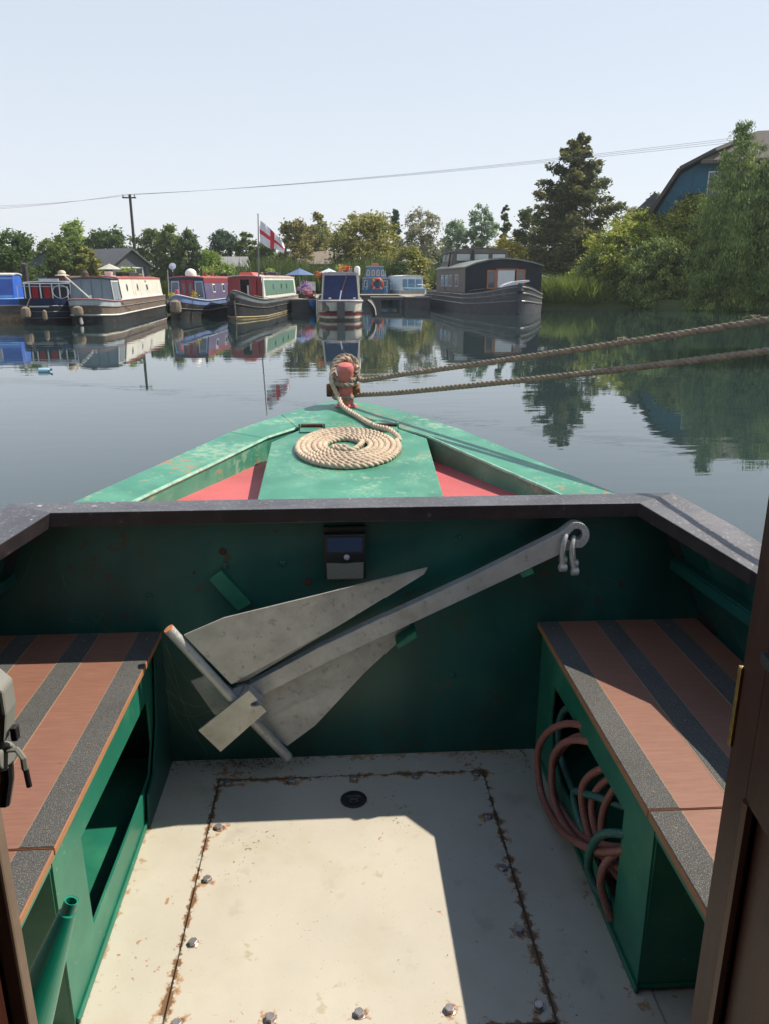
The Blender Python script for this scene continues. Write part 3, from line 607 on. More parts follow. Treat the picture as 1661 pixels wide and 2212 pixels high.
# leaf litter and grit in the corners (too many to count), cobwebs
lit = MB()
for k in range(420):
    u = random.random()
    if u < .45: x, y = random.gauss(-.30, .10), 2.07 - abs(random.gauss(0, .035))
    elif u < .6: x, y = random.uniform(-.52, .56), 2.07 - abs(random.gauss(0, .02))
    elif u < .75: x, y = .58 - abs(random.gauss(0, .03)), 2.06 - abs(random.gauss(0, .07))
    elif u < .87: x, y = random.choice([hx0 - .003, hx1 + .003]) + random.gauss(0, .006), random.uniform(hy0, hy1)
    else: x, y = random.uniform(-.5, .55), random.uniform(1.0, 2.05)
    if abs(x) > .56: continue
    s = random.uniform(.002, .006) * (1 if u < .8 else .6); a = random.uniform(0, 6.3); z = zf + .004 + random.random() * .003
    dx, dy = math.cos(a), math.sin(a); w_ = s * random.uniform(.15, .5)
    lit.add([(x - dx * s, y - dy * s, z), (x + dy * w_, y - dx * w_, z + .001), (x + dx * s, y + dy * s, z), (x - dy * w_, y + dx * w_, z + .002)], [(0, 1, 2, 3)])
o = lit.build('leaf_litter', pm('dry_leaf_bits', (.13, .085, .045), .9, var=.5, vs=60), None); tag(o, 'dry twigs, leaf bits and grit lying in the corners of the pale well floor', 'leaf litter', kind='stuff')
mb = MB()
for k in range(7):
    a = Vector((random.uniform(-.56, -.50), 2.05, random.uniform(.55, .75))); b = Vector((random.uniform(-.48, -.30), 2.03, random.uniform(.38, .62)))
    c = (a + b) / 2 + Vector((0, -.01, -random.uniform(.02, .06))); mb.tube(spline([a, c, b], 6), .00045, 3)
for k in range(9):
    a = Vector((random.uniform(-.95, -.62), 2.075, random.uniform(.82, 1.12))); b = a + Vector((random.gauss(0, .06), -.003, random.gauss(0, .05))); mb.tube([a, (a + b) / 2 + Vector((0, -.002, -.006)), b], .0004, 3)
for k in range(3):
    a = Vector((random.uniform(.62, .95), 2.07, random.uniform(.9, 1.12))); b = a + Vector((random.gauss(0, .04), -.01, random.gauss(0, .04))); mb.tube([a, b], .0004, 3)
o = mb.build('cobweb', pm('cobweb_grey', (.16, .17, .15), .9), None); tag(o, 'thin cobweb threads strung across the dark bulkhead corners', 'cobweb', kind='stuff')
# ------------------------------------------------------------------ water
def water_mat():
    m = bpy.data.materials.new('calm_water'); m.use_nodes = True; N = m.node_tree.nodes; Lk = m.node_tree.links; b = N['Principled BSDF']
    b.inputs['Base Color'].default_value = (.020, .038, .040, 1); b.inputs['Roughness'].default_value = .015; b.inputs['IOR'].default_value = 1.65
    tc = N.new('ShaderNodeTexCoord'); mp = N.new('ShaderNodeMapping'); mp.inputs['Scale'].default_value = (.55, 1.6, 1); mp.inputs['Rotation'].default_value = (0, 0, rad(-8)); Lk.new(tc.outputs['Object'], mp.inputs[0])
    n1 = N.new('ShaderNodeTexNoise'); n1.inputs['Scale'].default_value = 1.6; n1.inputs['Detail'].default_value = 3; n1.inputs['Roughness'].default_value = .45; Lk.new(mp.outputs[0], n1.inputs['Vector'])
    n2 = N.new('ShaderNodeTexNoise'); n2.inputs['Scale'].default_value = .12; n2.inputs['Detail'].default_value = 2; Lk.new(tc.outputs['Object'], n2.inputs['Vector'])
    q = N.new('ShaderNodeMapRange'); q.inputs[1].default_value = .4; q.inputs[2].default_value = .65; q.inputs[3].default_value = .25; q.inputs[4].default_value = 1; Lk.new(n2.outputs[0], q.inputs[0])
    mu = N.new('ShaderNodeMath'); mu.operation = 'MULTIPLY'; Lk.new(n1.outputs[0], mu.inputs[0]); Lk.new(q.outputs[0], mu.inputs[1])
    bp = N.new('ShaderNodeBump'); bp.inputs['Strength'].default_value = 1; bp.inputs['Distance'].default_value = .0035; Lk.new(mu.outputs[0], bp.inputs['Height']); Lk.new(bp.outputs[0], b.inputs['Normal'])
    return m
wm = MB(); wm.add([(-2500, -500, 0), (2500, -500, 0), (2500, 3500, 0), (-2500, 3500, 0)], [(0, 1, 2, 3)])
tag(wm.build('water', water_mat(), None), kind='structure')
# ------------------------------------------------------------------ land
M_grass = pm('mown_grass', (.060, .085, .022), .9, var=.35, vs=.25, bump=.02, bs=6, spots=[((.12, .12, .045), .8, .55, .15, .6), ((.035, .06, .015), 3, .6, .1, .6)])
GZ = .55
shore = [(-400, 50), (-16, 50.5), (-11, 50.5), (-7, 53), (-6, 61), (-4, 69), (11.5, 69), (13.2, 62), (13.8, 55), (16, 53), (19.5, 51), (21.5, 47), (24.5, 44.5), (26.5, 43), (24.5, 37), (18.5, 27), (12.5, 17), (7.5, 8), (4.2, 3), (3.4, -3), (3.4, -60)]
land = bmesh.new(); outer = [(900, -60), (2500, 400), (2500, 3400), (-2500, 3400), (-2500, 50)]
vs = [land.verts.new((x, y, GZ)) for x, y in shore + outer]; land.faces.new(vs)
vb = [land.verts.new((x + (.0 if i else 0) - (.35 if x > 3 else 0), y - .5, -.6)) for i, (x, y) in enumerate(shore)]
for i in range(len(shore) - 1): land.faces.new([vs[i], vb[i], vb[i + 1], vs[i + 1]])
bmesh.ops.recalc_face_normals(land, faces=land.faces); me = bpy.data.meshes.new('ground'); land.to_mesh(me); me.materials.append(M_grass)
g_ = bpy.data.objects.new('ground', me); COL.objects.link(g_); tag(g_, kind='structure')

# ------------------------------------------------------------------ foliage
def unit(a): return a / np.maximum(np.linalg.norm(a, axis=1, keepdims=True), 1e-6)
def leaves(name, C, A, B, mat, parent):
    n = len(C); V = np.empty((n, 4, 3)); V[:, 0] = C - A; V[:, 1] = C + B; V[:, 2] = C + A; V[:, 3] = C - B
    me = bpy.data.meshes.new(name); me.vertices.add(4 * n); me.vertices.foreach_set('co', V.reshape(-1).astype(np.float32))
    me.loops.add(4 * n); me.loops.foreach_set('vertex_index', np.arange(4 * n, dtype=np.int32))
    me.polygons.add(n); me.polygons.foreach_set('loop_start', np.arange(0, 4 * n, 4, dtype=np.int32)); me.polygons.foreach_set('loop_total', np.full(n, 4, dtype=np.int32))
    me.update(calc_edges=True); me.materials.append(mat); o = bpy.data.objects.new(name, me); COL.objects.link(o)
    if parent: o.parent = parent; o.matrix_parent_inverse = Matrix.Translation(-parent.location)
    return o
def scatter(C, rc, per, size, aspect=.5, hang=0., flat=.7, spread=(1, 1, .75)):
    """leaf axes for clumps C of radius rc; hang 0..1 turns the leaves downwards"""
    n = len(C) * per; P = np.repeat(C, per, 0) + RNG.normal(size=(n, 3)) * np.repeat(np.broadcast_to(rc, (len(C),)), per)[:, None] * np.array(spread) * .55
    A = unit(RNG.normal(size=(n, 3)) * np.array([1, 1, .6]) * (1 - hang) + np.array([0, 0, -1.6]) * hang)
    N = unit(RNG.normal(size=(n, 3)) + np.array([.2, 0, 1.0]) * flat); B = unit(np.cross(A, N))
    s = size * RNG.uniform(.6, 1.3, size=(n, 1)); return P, A * s, B * s * aspect
def clumps(cx, cy, z0, z1, rx, ry, prof, n, seed):
    r = np.random.default_rng(seed); out = []; off = r.uniform(0, 6.28, 6)
    if prof == 'cone':
        br = [(t, r.uniform(0, 6.283), r.uniform(.62, 1.12)) for t in np.linspace(0.02, .97, 88)]
        while len(out) < n:
            t, a, ln = br[int(r.uniform(0, 1) ** 1.25 * 88)]; R = (1 - t) ** .64 * (1 if t > .10 else .6 + 4 * t) * ln; k = r.uniform(.12, 1)
            out.append((cx + rx * R * k * math.cos(a + r.normal() * .07), cy + ry * R * k * math.sin(a + r.normal() * .07), z0 + (z1 - z0) * (t + .035 * k * k) + r.normal() * .010 * (z1 - z0)))
        return np.array(out)
    while len(out) < n:
        t = r.uniform(0, 1); a = r.uniform(0, 6.283)
        if prof == 'cone': R = (1 - t) ** .86 * (1 if t > .12 else .5 + 4.1 * t) * (1 + .22 * math.sin(t * 34 + off[0]) + .10 * math.sin(t * 61 + 3 * a))
        elif prof == 'round': R = max(0, 1 - abs(2 * t - 1) ** 2.4) ** .5
        elif prof == 'oval': R = max(0, 1 - abs(2 * t - .85) ** 2) ** .6 if t < .93 else .2
        elif prof == 'dome': R = max(0, 1 - t ** 2.2) ** .55
        elif prof == 'spire': R = (math.sin(math.pi * min(1, t * .9 + .1))) ** .6 * (1 - .45 * t)
        else: R = max(0, 1 - t ** 2) ** .5
        if r.uniform() > .25 + .75 * R: continue
        lump = 1 + .16 * math.sin(3 * a + off[1] + 4 * t) + .12 * math.sin(5 * a + off[2] - 7 * t) + .08 * math.sin(9 * a + off[3])
        q = R * lump * (r.uniform(.25, 1) ** .55)
        out.append((cx + rx * q * math.cos(a), cy + ry * q * math.sin(a), z0 + (z1 - z0) * t + r.normal() * .02 * (z1 - z0)))
    return np.array(out)
LM = dict(conif=leaf_mat('conifer_needles', (.035, .062, .022), (.13, .165, .05), (.24, .21, .07), scale=.5),
          dark=leaf_mat('dark_green_leaves', (0.025, 0.057, 0.021), (0.114, 0.175, 0.050)),
          mid=leaf_mat('mid_green_leaves', (0.051, 0.099, 0.025), (0.175, 0.237, 0.061)),
          light=leaf_mat('light_green_leaves', (0.114, 0.196, 0.041), (0.330, 0.432, 0.114)),
          olive=leaf_mat('olive_yellow_leaves', (.10, .12, .03), (.33, .34, .09), (.40, .36, .12)),
          tan=leaf_mat('dry_olive_leaves', (.10, .11, .035), (.29, .28, .10), (.38, .32, .14)),
          gold=leaf_mat('golden_leaves', (0.247, 0.206, 0.037), (0.600, 0.515, 0.104)),
          blue=leaf_mat('blue_green_needles', (0.029, 0.066, 0.041), (0.092, 0.155, 0.092)),
          grey=leaf_mat('sparse_grey_leaves', (0.124, 0.134, 0.083), (0.351, 0.351, 0.226)),
          pale=leaf_mat('pale_blue_green_leaves', (0.092, 0.155, 0.092), (0.268, 0.371, 0.226)),
          willow=leaf_mat('willow_leaves', (.034, .075, .020), (.20, .30, .075), (.36, .42, .13), scale=.9, trans=.28),
          bush=leaf_mat('sunny_shrub_leaves', (.050, .085, .014), (.36, .42, .06), (.55, .55, .12), scale=.9, trans=.35))
M_bark = pm('tree_bark', (.075, .058, .042), .9, var=.35, vs=6, bump=.01, bs=20)
TG = 'trees beyond the moorings'
BG = 'shrubs and willows on the right bank'
def tree(name, label, px, d, top, wpx, mat, prof='round', crown_base=.15, n=70, per=90, size=None, aspect=.55, hang=0., trunk_r=None, sparse=1., depth=1., group=TG, cat='tree', seed=None, xy=None, zg=GZ, zt=None, rx=None, flat=.7):
    if xy is None: x, y, _ = at(px, d)
    else: x, y = xy; d = math.hypot(x, y)
    zt = zt or at(px, d, top)[2]; r = rx or 1.12 * wpx / FPX * d * .5 / math.cos(math.atan(abs(px - CXP) / FPX)); h = zt - zg; seed = seed or abs(int(px * 7 + d))
    t = thing(name, label, cat, (x, y, zg), 0, group); rr = random.Random(seed)
    z0 = zg + h * crown_base; size = size or max(.10, d * .0019)
    C = clumps(x, y, z0, zt - .03 * h, r * .9, r * .9 * depth, prof, n, seed)
    rc = min(r, h * .5) * (.095 if prof == 'cone' else .15 if group == BG else .22); rcs = rc * np.random.default_rng(seed).uniform(.55, 1.25, len(C)) * (1.25 - np.clip((C[:, 2] - z0) / (zt - z0), 0, 1) if prof == 'cone' else 1)
    P, A, B = scatter(C, rcs, int(per * sparse), size, aspect, hang, flat)
    k = P[:, 2] < zg + .05; P[k, 2] = zg + .05 + np.abs(RNG.normal(size=k.sum())) * .3
    leaves('crown', P, A, B, LM[mat], t)
    tr = trunk_r or max(.08, h * .018); mb = MB(); bend = rr.uniform(-.03, .03) * h
    ax = [(x, y, zg - .1), (x + bend * .4, y, zg + h * .3), (x + bend, y, zg + h * .6), (x + bend * .6, y, zg + h * (.93 if prof in ('cone', 'spire') else .82))]
    mb.tube(spline(ax, 4), [tr * 1.25 * (1 - .9 * i / 12) for i in range(13)], 7)
    for i in range(9 if prof != 'cone' else 12):
        c = C[rr.randrange(len(C))]; hz_ = max(.12, min(.8, (c[2] - zg) / h * .72)); a = Vector((x + bend * hz_, y, zg + h * hz_)); b = Vector(c)
        mb.tube([a, a.lerp(b, .5) + Vector((0, 0, .04 * h)), b], [tr * .5 * (1 - hz_ * .5), tr * .3, tr * .08], 5)
    mb.build('trunk', M_bark, t, smooth=True); return t
T_ = tree
T_('broadleaf_tree', 'dense dark green tree at the far left edge of the far bank', 30, 70, 500, 86, 'dark', 'round', .04, n=90, per=100)
T_('broadleaf_tree', 'small paler tree peeping in behind the dark tree at the left edge', -14, 84, 498, 60, 'light', 'round', .1)
T_('broadleaf_tree', 'low distant tree in the gap right of the leftmost dark tree', 84, 118, 548, 60, 'mid', 'round', .02, n=40)
T_('broadleaf_tree', 'rounded mid green tree behind the dark grey left bungalow', 118, 92, 512, 46, 'mid', 'round', .08)
T_('poplar_tree', 'tall pale green tree, highest of the left group behind the grey bungalow', 171, 98, 473, 66, 'light', 'oval', .1, n=90)
T_('broadleaf_tree', 'dark green rounded tree standing before the tall pale one on the left', 150, 72, 508, 70, 'mid', 'round', .04, n=90, per=100)
T_('broadleaf_tree', 'yellowing bushy tree right of the dark rounded one by the left bungalow', 193, 71, 536, 44, 'olive', 'round', .03)
T_('broadleaf_tree', 'dark tree between the yellowing bush and the utility pole', 244, 96, 494, 82, 'dark', 'round', .08, n=90, sparse=.9)
T_('broadleaf_tree', 'wide green tree rising behind the dark bungalow roof', 335, 100, 492, 72, 'mid', 'round', .06, n=80)
T_('poplar_tree', 'taller green tree behind the right end of the dark bungalow', 372, 96, 479, 66, 'mid', 'oval', .06, n=90)
T_('weeping_tree', 'dark drooping tree at the right of the bungalow tree group', 412, 92, 495, 54, 'dark', 'oval', .05, hang=.5, n=80)
T_('willow_bush', 'bright light green willow bush behind the white dome boat', 458, 62, 543, 74, 'light', 'dome', .0, n=80, per=90, hang=.3)
T_('broadleaf_tree', 'dark round tree left of the flag, behind the pale cabin', 486, 92, 500, 68, 'blue', 'round', .05, n=90)
T_('broadleaf_tree', 'green round tree just left of the flagpole', 539, 88, 503, 50, 'mid', 'round', .04, n=80)
T_('broadleaf_tree', 'olive and dark tree directly behind the flag', 588, 84, 514, 64, 'mid', 'round', .02, n=80)
T_('broadleaf_tree', 'sparse olive tree with a bare stem rising right of the flag', 641, 76, 474, 66, 'tan', 'round', .30, n=70, sparse=.8, trunk_r=.13)
T_('broadleaf_tree', 'tall olive green tree behind the brown roofed building', 694, 98, 458, 68, 'olive', 'oval', .1, n=90)
T_('broadleaf_tree', 'tan leaved tree in front of the tall olive one', 672, 88, 485, 54, 'tan', 'round', .15)
T_('broadleaf_tree', 'large yellow olive tree in the middle of the far bank', 790, 78, 460, 132, 'olive', 'round', .10, n=150, per=110)
T_('poplar_tree', 'narrow dark blue green tree right of the large yellow olive tree', 853, 96, 447, 36, 'blue', 'spire', .05, n=70)
T_('olive_bush', 'olive bush beside the small blue boat on the pontoon', 884, 69, 532, 88, 'olive', 'dome', .0, n=100)
T_('dark_bush', 'dark green bush low behind the pontoon end', 866, 67, 566, 50, 'dark', 'dome', .0, n=50)
T_('birch_tree', 'sparse grey see-through tree behind the olive bush', 908, 88, 448, 84, 'grey', 'round', .25, n=90, per=45, trunk_r=.11)
T_('broadleaf_tree', 'small dark green tree filling in under the sparse grey tree', 930, 104, 520, 70, 'mid', 'round', .0, n=60)
T_('broadleaf_tree', 'pale blue green tree behind the barge wheelhouse', 985, 100, 474, 68, 'pale', 'round', .05, n=90)
T_('broadleaf_tree', 'light sparse tree right of the pale blue green one', 1037, 98, 441, 60, 'pale', 'round', .2, n=80, per=60)
T_('pine_tree', 'dark pine like tree behind the golden bush', 1084, 90, 435, 62, 'mid', 'cone', .1, n=120, sparse=.9)
T_('golden_bush', 'round golden yellow bush behind the black barge cabin', 1090, 72, 517, 98, 'gold', 'dome', .15, n=90)
T_('broadleaf_tree', 'dark green tree adjoining the large conifer on its left side', 1135, 92, 452, 60, 'dark', 'round', .02, n=90)
T_('conifer_tree', 'tallest dark conifer with tiered branches and pointed top', 1230, 76, 284, 262, 'conif', 'cone', .10, n=900, per=75, trunk_r=.30, group='', aspect=.5, size=.16)
T_('broadleaf_tree', 'thin grey green tree between the conifer and the blue house', 1350, 86, 440, 58, 'grey', 'round', .1, n=60, per=60)
T_('broadleaf_tree', 'round light green tree just left of the blue house roof', 1405, 100, 414, 56, 'mid', 'round', .1, n=60)
# right-hand bank: shrubs and willow over the water
T_('willow_shrub', 'sunlit yellow green shrub, brightest on the right bank', 1385, 60, 470, 0, 'bush', 'dome', .0, n=420, per=90, size=.13, aspect=.4, hang=.15, group=BG, xy=(21.4, 56.0), rx=5.2, zt=6.2, cat='shrub')
T_('willow_shrub', 'grey green overhanging shrub low at the left end of the right bank thicket', 1290, 58, 560, 0, 'willow', 'dome', .0, n=240, per=80, size=.12, aspect=.3, hang=.35, group=BG, xy=(18.3, 55.0), rx=2.7, zg=.1, zt=3.6, cat='shrub')
T_('willow_shrub', 'dark shrub trailing into the water under the sunlit yellow green one', 1410, 52, 560, 0, 'willow', 'dome', .0, n=360, per=80, size=.12, aspect=.3, hang=.45, group=BG, xy=(21.3, 51.6), rx=3.1, zg=.02, zt=4.4, cat='shrub')
T_('willow_tree', 'tall willow with drooping branches at the right edge before the blue house', 1600, 46, 280, 0, 'willow', 'oval', .0, n=900, per=130, size=.12, aspect=.20, hang=.6, group=BG, xy=(26.9, 47.0), rx=4.4, zg=.1, zt=9.7)
T_('willow_tree', 'shorter willow leaning over the water at the lower right of the thicket', 1530, 45, 400, 0, 'willow', 'dome', .0, n=560, per=110, size=.12, aspect=.20, hang=.6, group=BG, xy=(24.2, 46.8), rx=3.0, zg=.02, zt=6.6)
T_('willow_tree', 'slim feathery willow top rising above the others against the sky', 1545, 46, 270, 0, 'willow', 'oval', .12, n=300, per=90, size=.12, aspect=.20, hang=.45, group=BG, xy=(24.1, 48.6), rx=2.2, zg=.1, zt=10.7)
T_('willow_shrub', 'tall leafy shrub right under the blue house wall', 1480, 59, 440, 0, 'bush', 'dome', .0, n=380, per=90, size=.13, aspect=.4, hang=.15, group=BG, xy=(24.6, 54.5), rx=3.6, zt=7.3, cat='shrub')
T_('willow_tree', 'willow further right, mostly beyond the picture edge', 1700, 45, 300, 0, 'willow', 'dome', .0, n=260, per=130, size=.13, aspect=.22, hang=.55, group=BG, xy=(29.8, 43.6), rx=3.8, zg=.1, zt=9.6)
T_('bank_tree', 'leafy tree on the near right bank seen only as a reflection', 1700, 24, 300, 0, 'mid', 'round', .25, n=130, per=120, size=.10, group='', xy=(15.3, 19.3), rx=2.6, zt=9.2, cat='tree')

def blades(name, label, poly_pts, n, h, wd, mat, kind='stuff', lean=.25):
    """grass or reed blades scattered along a polyline band: (x, y, half depth)"""
    P = np.array(poly_pts, float); seg = np.linalg.norm(np.diff(P[:, :2], axis=0), axis=1); cs = np.r_[0, np.cumsum(seg)]; u = RNG.uniform(0, cs[-1], n)
    x = np.interp(u, cs, P[:, 0]); y = np.interp(u, cs, P[:, 1]); dpt = np.interp(u, cs, P[:, 2]); zz = np.interp(u, cs, P[:, 3])
    x = x + RNG.normal(size=n) * dpt * .5; y = y + RNG.normal(size=n) * dpt * .6; hh = h * RNG.uniform(.5, 1.15, n) * (1 + .25 * np.sin(x * 1.3) * np.cos(y + x * .6))
    dr = np.stack([RNG.normal(size=n) * lean, RNG.normal(size=n) * lean, np.ones(n)], 1); A = dr * (hh / 2)[:, None]; C = np.stack([x, y, zz], 1) + A
    B = np.stack([np.cos(RNG.uniform(0, 3.14, n)), np.sin(RNG.uniform(0, 3.14, n)) * .4, np.zeros(n)], 1) * wd
    o = leaves(name, C, A, B, mat, None); return tag(o, label, 'grass' if 'grass' in name else 'reeds', kind=kind)
M_reed = leaf_mat('reed_green', (.05, .085, .022), (.13, .18, .06)); M_bg = leaf_mat('bright_bank_grass', (.055, .09, .014), (.19, .25, .05)); M_dg = leaf_mat('meadow_grass', (.04, .07, .016), (.12, .15, .045))
blades('reeds', 'tall green reeds lining the far bank behind the pontoons', [(-9, 70.3, 1.2, GZ), (12, 70.3, 1.2, GZ)], 9000, 2.5, .07, M_reed)
blades('bank_grass', 'bright sunlit grass on the bank beside the black barge', [(13.5, 62, .8, .4), (14.1, 55.6, .9, .35), (16.3, 53.4, 1.0, .2), (18, 52.4, .6, .1)], 9000, 1.5, .045, M_bg, lean=.45)
blades('meadow_grass', 'rough grass strip along the far left bank behind the boats', [(-75, 51.5, 1.2, GZ), (-12, 51.5, 1.2, GZ), (-7.5, 56, 1, GZ), (-6, 62, 1, GZ)], 12000, 1.0, .06, M_dg)
def hedge(name, label, pts, h, w_, mat, n, d=60):
    C = []
    for i in range(n):
        k = RNG.uniform(0, len(pts) - 1.001); a = int(k); f = k - a; x = pts[a][0] * (1 - f) + pts[a + 1][0] * f; y = pts[a][1] * (1 - f) + pts[a + 1][1] * f
        C.append((x, y + RNG.normal() * w_ * .4, GZ + RNG.uniform(.1, 1) * h))
    P, A, B = scatter(np.array(C), .35, 60, d * .0019, .6); t = thing(name, label, 'hedge', (pts[0][0], pts[0][1], GZ)); leaves('foliage', P, A, B, LM[mat], t)
    mb = MB(); 
    for i in range(5):
        f = (i + .5) / 5; k = f * (len(pts) - 1); a = min(int(k), len(pts) - 2); g = k - a; x = pts[a][0] * (1 - g) + pts[a + 1][0] * g; y = pts[a][1] * (1 - g) + pts[a + 1][1] * g; mb.tube([(x, y, GZ - .1), (x, y, GZ + h * .7)], .04, 5)
    mb.build('stem', M_bark, t); return t
hedge('hedge', 'long dark hedge closing the view between the trees of the far left bank', [(-90, 108), (-30, 112), (-2, 106)], 4.5, 2, 'mid', 420, 100)
hedge('hedge', 'long green hedge closing the view behind the middle of the far bank', [(-4, 108), (22, 112), (48, 112)], 5.0, 2, 'mid', 380, 100)
hedge('hedge', 'low clipped hedge under the tall conifer beside the bank grass', [(13.9, 64), (19.5, 66)], .95, .7, 'mid', 60, 60)

# ------------------------------------------------------------------ houses
def pl(name, c, **k): return pm(name, c, **k)
M_slate = pm('dark_slate_roof', (.085, .09, .10), .7, var=.2, vs=1, stretch=(1, 1, 6)); M_tile = pm('brown_tile_roof', (.20, .165, .13), .8, var=.25, vs=3, stretch=(2, 2, 8)); M_pale = plain('pale_render', (.55, .56, .54), .8); M_dkwood = pm('dark_grey_weatherboard', (.09, .10, .115), .7, var=.2, vs=2, stretch=(.3, .3, 12)); M_white = plain('white_frame_paint', (.75, .75, .72), .5); M_glass = glassy('window_glass', (.05, .07, .085), .05); M_brick = pm('tan_brick', (.30, .23, .17), .85, var=.25, vs=8)
def frame_of(px, d):   # local frame: origin on the ground, u to the right, v away
    x, y, _ = at(px, d); v = Vector((x, y, 0)).normalized(); return Vector((x, y, GZ)), math.atan2(v.x, v.y)
def house(name, label, px, d, w_, dep, eave, ridge, wall, roof, wins, az_off=0, ridge_along='u', over=.35, cat='house'):
    o, az = frame_of(px, d); t = thing(name, label, cat, o, az + az_off); h = w_ / 2
    mb = MB()
    if ridge_along == 'v': mb.prism([(-h, -.1), (h, -.1), (h, eave), (0, ridge), (-h, eave)], 0, dep, 'y')
    else: mb.prism([(0, -.1), (dep, -.1), (dep, eave), (dep / 2, ridge), (0, eave)], -h, h, 'x')
    mb.build('wall', wall, t, world=False)
    mb = MB(); s = (ridge - eave) / (h if ridge_along == 'v' else dep / 2); e = over
    if ridge_along == 'v': mb.prism([(-h - e, eave - e * s + .02), (0, ridge + .02), (h + e, eave - e * s + .02), (h + e, eave - e * s + .16), (0, ridge + .18), (-h - e, eave - e * s + .16)], -over, dep + over, 'y')
    else: mb.prism([(-e, eave - e * s + .02), (dep / 2, ridge + .02), (dep + e, eave - e * s + .02), (dep + e, eave - e * s + .16), (dep / 2, ridge + .18), (-e, eave - e * s + .16)], -h - over, h + over, 'x')
    mb.build('roof', roof, t, world=False)
    for (u0, u1, z0, z1) in wins:
        fr = MB(); fr.bb(u0, u1, -.05, -.003, z0, z1).build('window', M_white, t, world=False); f = bpy.context.scene.objects[-1] if 0 else COL.objects[-1]
        k = max(1, round((u1 - u0) / .9)); ww = (u1 - u0 - .08 * (k + 1)) / k; p = MB()
        for i in range(k): a = u0 + .08 + i * (ww + .08); p.bb(a, a + ww, -.058, -.048, z0 + .09, z1 - .09)
        p.build('pane', M_glass, f, world=False)
    return t
house('bungalow', 'dark grey bungalow half hidden by trees on the far left', 104, 80, 5.4, 6, 2.3, 3.7, M_dkwood, M_slate, [(-1.9, -1.1, .4, 2.0), (-.2, 1.0, .2, 2.0)], ridge_along='v')
t = house('bungalow', 'dark grey bungalow with white windows behind the white boat', 286, 76, 4.0, 8, 2.45, 3.75, M_dkwood, M_slate, [(-1.15, 1.25, 1.0, 2.3)], az_off=rad(-38), ridge_along='v')
o_, az_ = t.location, 0
for (v0, v1) in ((1.6, 2.7), (3.2, 4.3), (5.4, 6.6)):
    w_ = MB().bb(2.003, 2.05, v0, v1, 1.0, 2.2).build('window', M_white, t, world=False); MB().bb(2.048, 2.058, v0 + .1, v1 - .1, 1.1, 2.1).build('pane', M_glass, w_, world=False)
house('cabin', 'small pale grey cabin with a dark window behind the red and white boats', 502, 78, 2.3, 5, 2.3, 3.2, M_pale, pm('grey_felt_roof', (.22, .22, .22), .8), [(.15, .75, .5, 2.0)], ridge_along='u', az_off=rad(8), over=.15)
house('long_building', 'long low building with brown tiled roof behind the reeds', 690, 84, 8.2, 6, 2.7, 3.95, M_brick, M_tile, [(-3.2, -2.3, 1.6, 2.5), (-2.0, -1.1, 1.6, 2.5), (.2, 1.2, 1.6, 2.5), (1.5, 2.4, 1.6, 2.5)], over=.2, cat='building')
# blue gambrel house on the right
o, az = frame_of(1603, 60); hs = thing('blue_house', 'blue weatherboard house with dark mansard roof behind the willow', 'house', o, az - rad(6))
zz = lambda py: at(1500, 60, py)[2] - GZ
zr, zb, ze = zz(286), zz(368), zz(460)
M_blue = pm('blue_weatherboard', (.020, .145, .25), .6, var=.12, vs=3)
def boards(m, per=7.5):
    N = m.node_tree.nodes; Lk = m.node_tree.links; b = N['Principled BSDF']; tc = N.new('ShaderNodeTexCoord'); wv = N.new('ShaderNodeTexWave'); wv.wave_type = 'BANDS'; wv.bands_direction = 'Z'; wv.wave_profile = 'SAW'; wv.inputs['Scale'].default_value = per * .16
    Lk.new(tc.outputs['Object'], wv.inputs['Vector']); bp = N.new('ShaderNodeBump'); bp.inputs['Strength'].default_value = 1; bp.inputs['Distance'].default_value = .05; Lk.new(wv.outputs['Fac'], bp.inputs['Height']); Lk.new(bp.outputs[0], b.inputs['Normal'])
boards(M_blue)
M_tile2 = pm('brown_grey_tiles', (.155, .135, .11), .75, var=.2, vs=5); boards(M_tile2, 14)
prof = [(-6.3, ze), (-4.7, zb), (-2.6, zb + (zr - zb) * .447), (0, zr), (6, zr), (9, zb), (11, ze)]
MB().prism([(-6.1, -.1), (11, -.1), (11, ze - .1), (9, zb - .2), (6, zb + 1.2), (-2.5, zb + (zr - zb) * .40), (-4.6, zb - .15), (-6.1, ze - .1)], 0, 9, 'y').build('wall', M_blue, hs, world=False)
mb = MB()
for (a, b) in zip(prof[:3], prof[1:4]):
    f = .6 if b[0] > -1 else 0
    u = Vector((b[0] - a[0], 0, b[1] - a[1])).normalized(); n_ = Vector((-u.z, 0, u.x)) * .22
    y0a = -.7; y0b = -.7 if b[0] < -1 else 2.2
    vs = [(a[0], y0a, a[1]), (b[0], y0b, b[1]), (b[0] , 9.5, b[1]), (a[0], 9.5, a[1])]; vt = [(v[0] + n_.x, v[1], v[2] + n_.z) for v in vs]
    mb.add(vs + vt, [(0, 1, 2, 3), (7, 6, 5, 4), (0, 4, 5, 1), (1, 5, 6, 2), (2, 6, 7, 3), (3, 7, 4, 0)])
mb.build('roof', pm('dark_brown_roof', (.055, .05, .048), .7, var=.2, vs=3), hs, world=False)
zh = zb + (zr - zb) * .45
MB().add([(-3.5, -.75, zh - .55), (9.0, -.75, zh - .55), (6, 2.2, zr + .22), (0, 2.2, zr + .22), (-3.5, -.75, zh - .75), (9.0, -.75, zh - .75), (6, 2.2, zr), (0, 2.2, zr)], [(0, 1, 2, 3), (7, 6, 5, 4), (0, 4, 5, 1), (1, 5, 6, 2), (3, 2, 6, 7), (0, 3, 7, 4)]).build('front_roof_slope', M_tile2, hs, world=False)
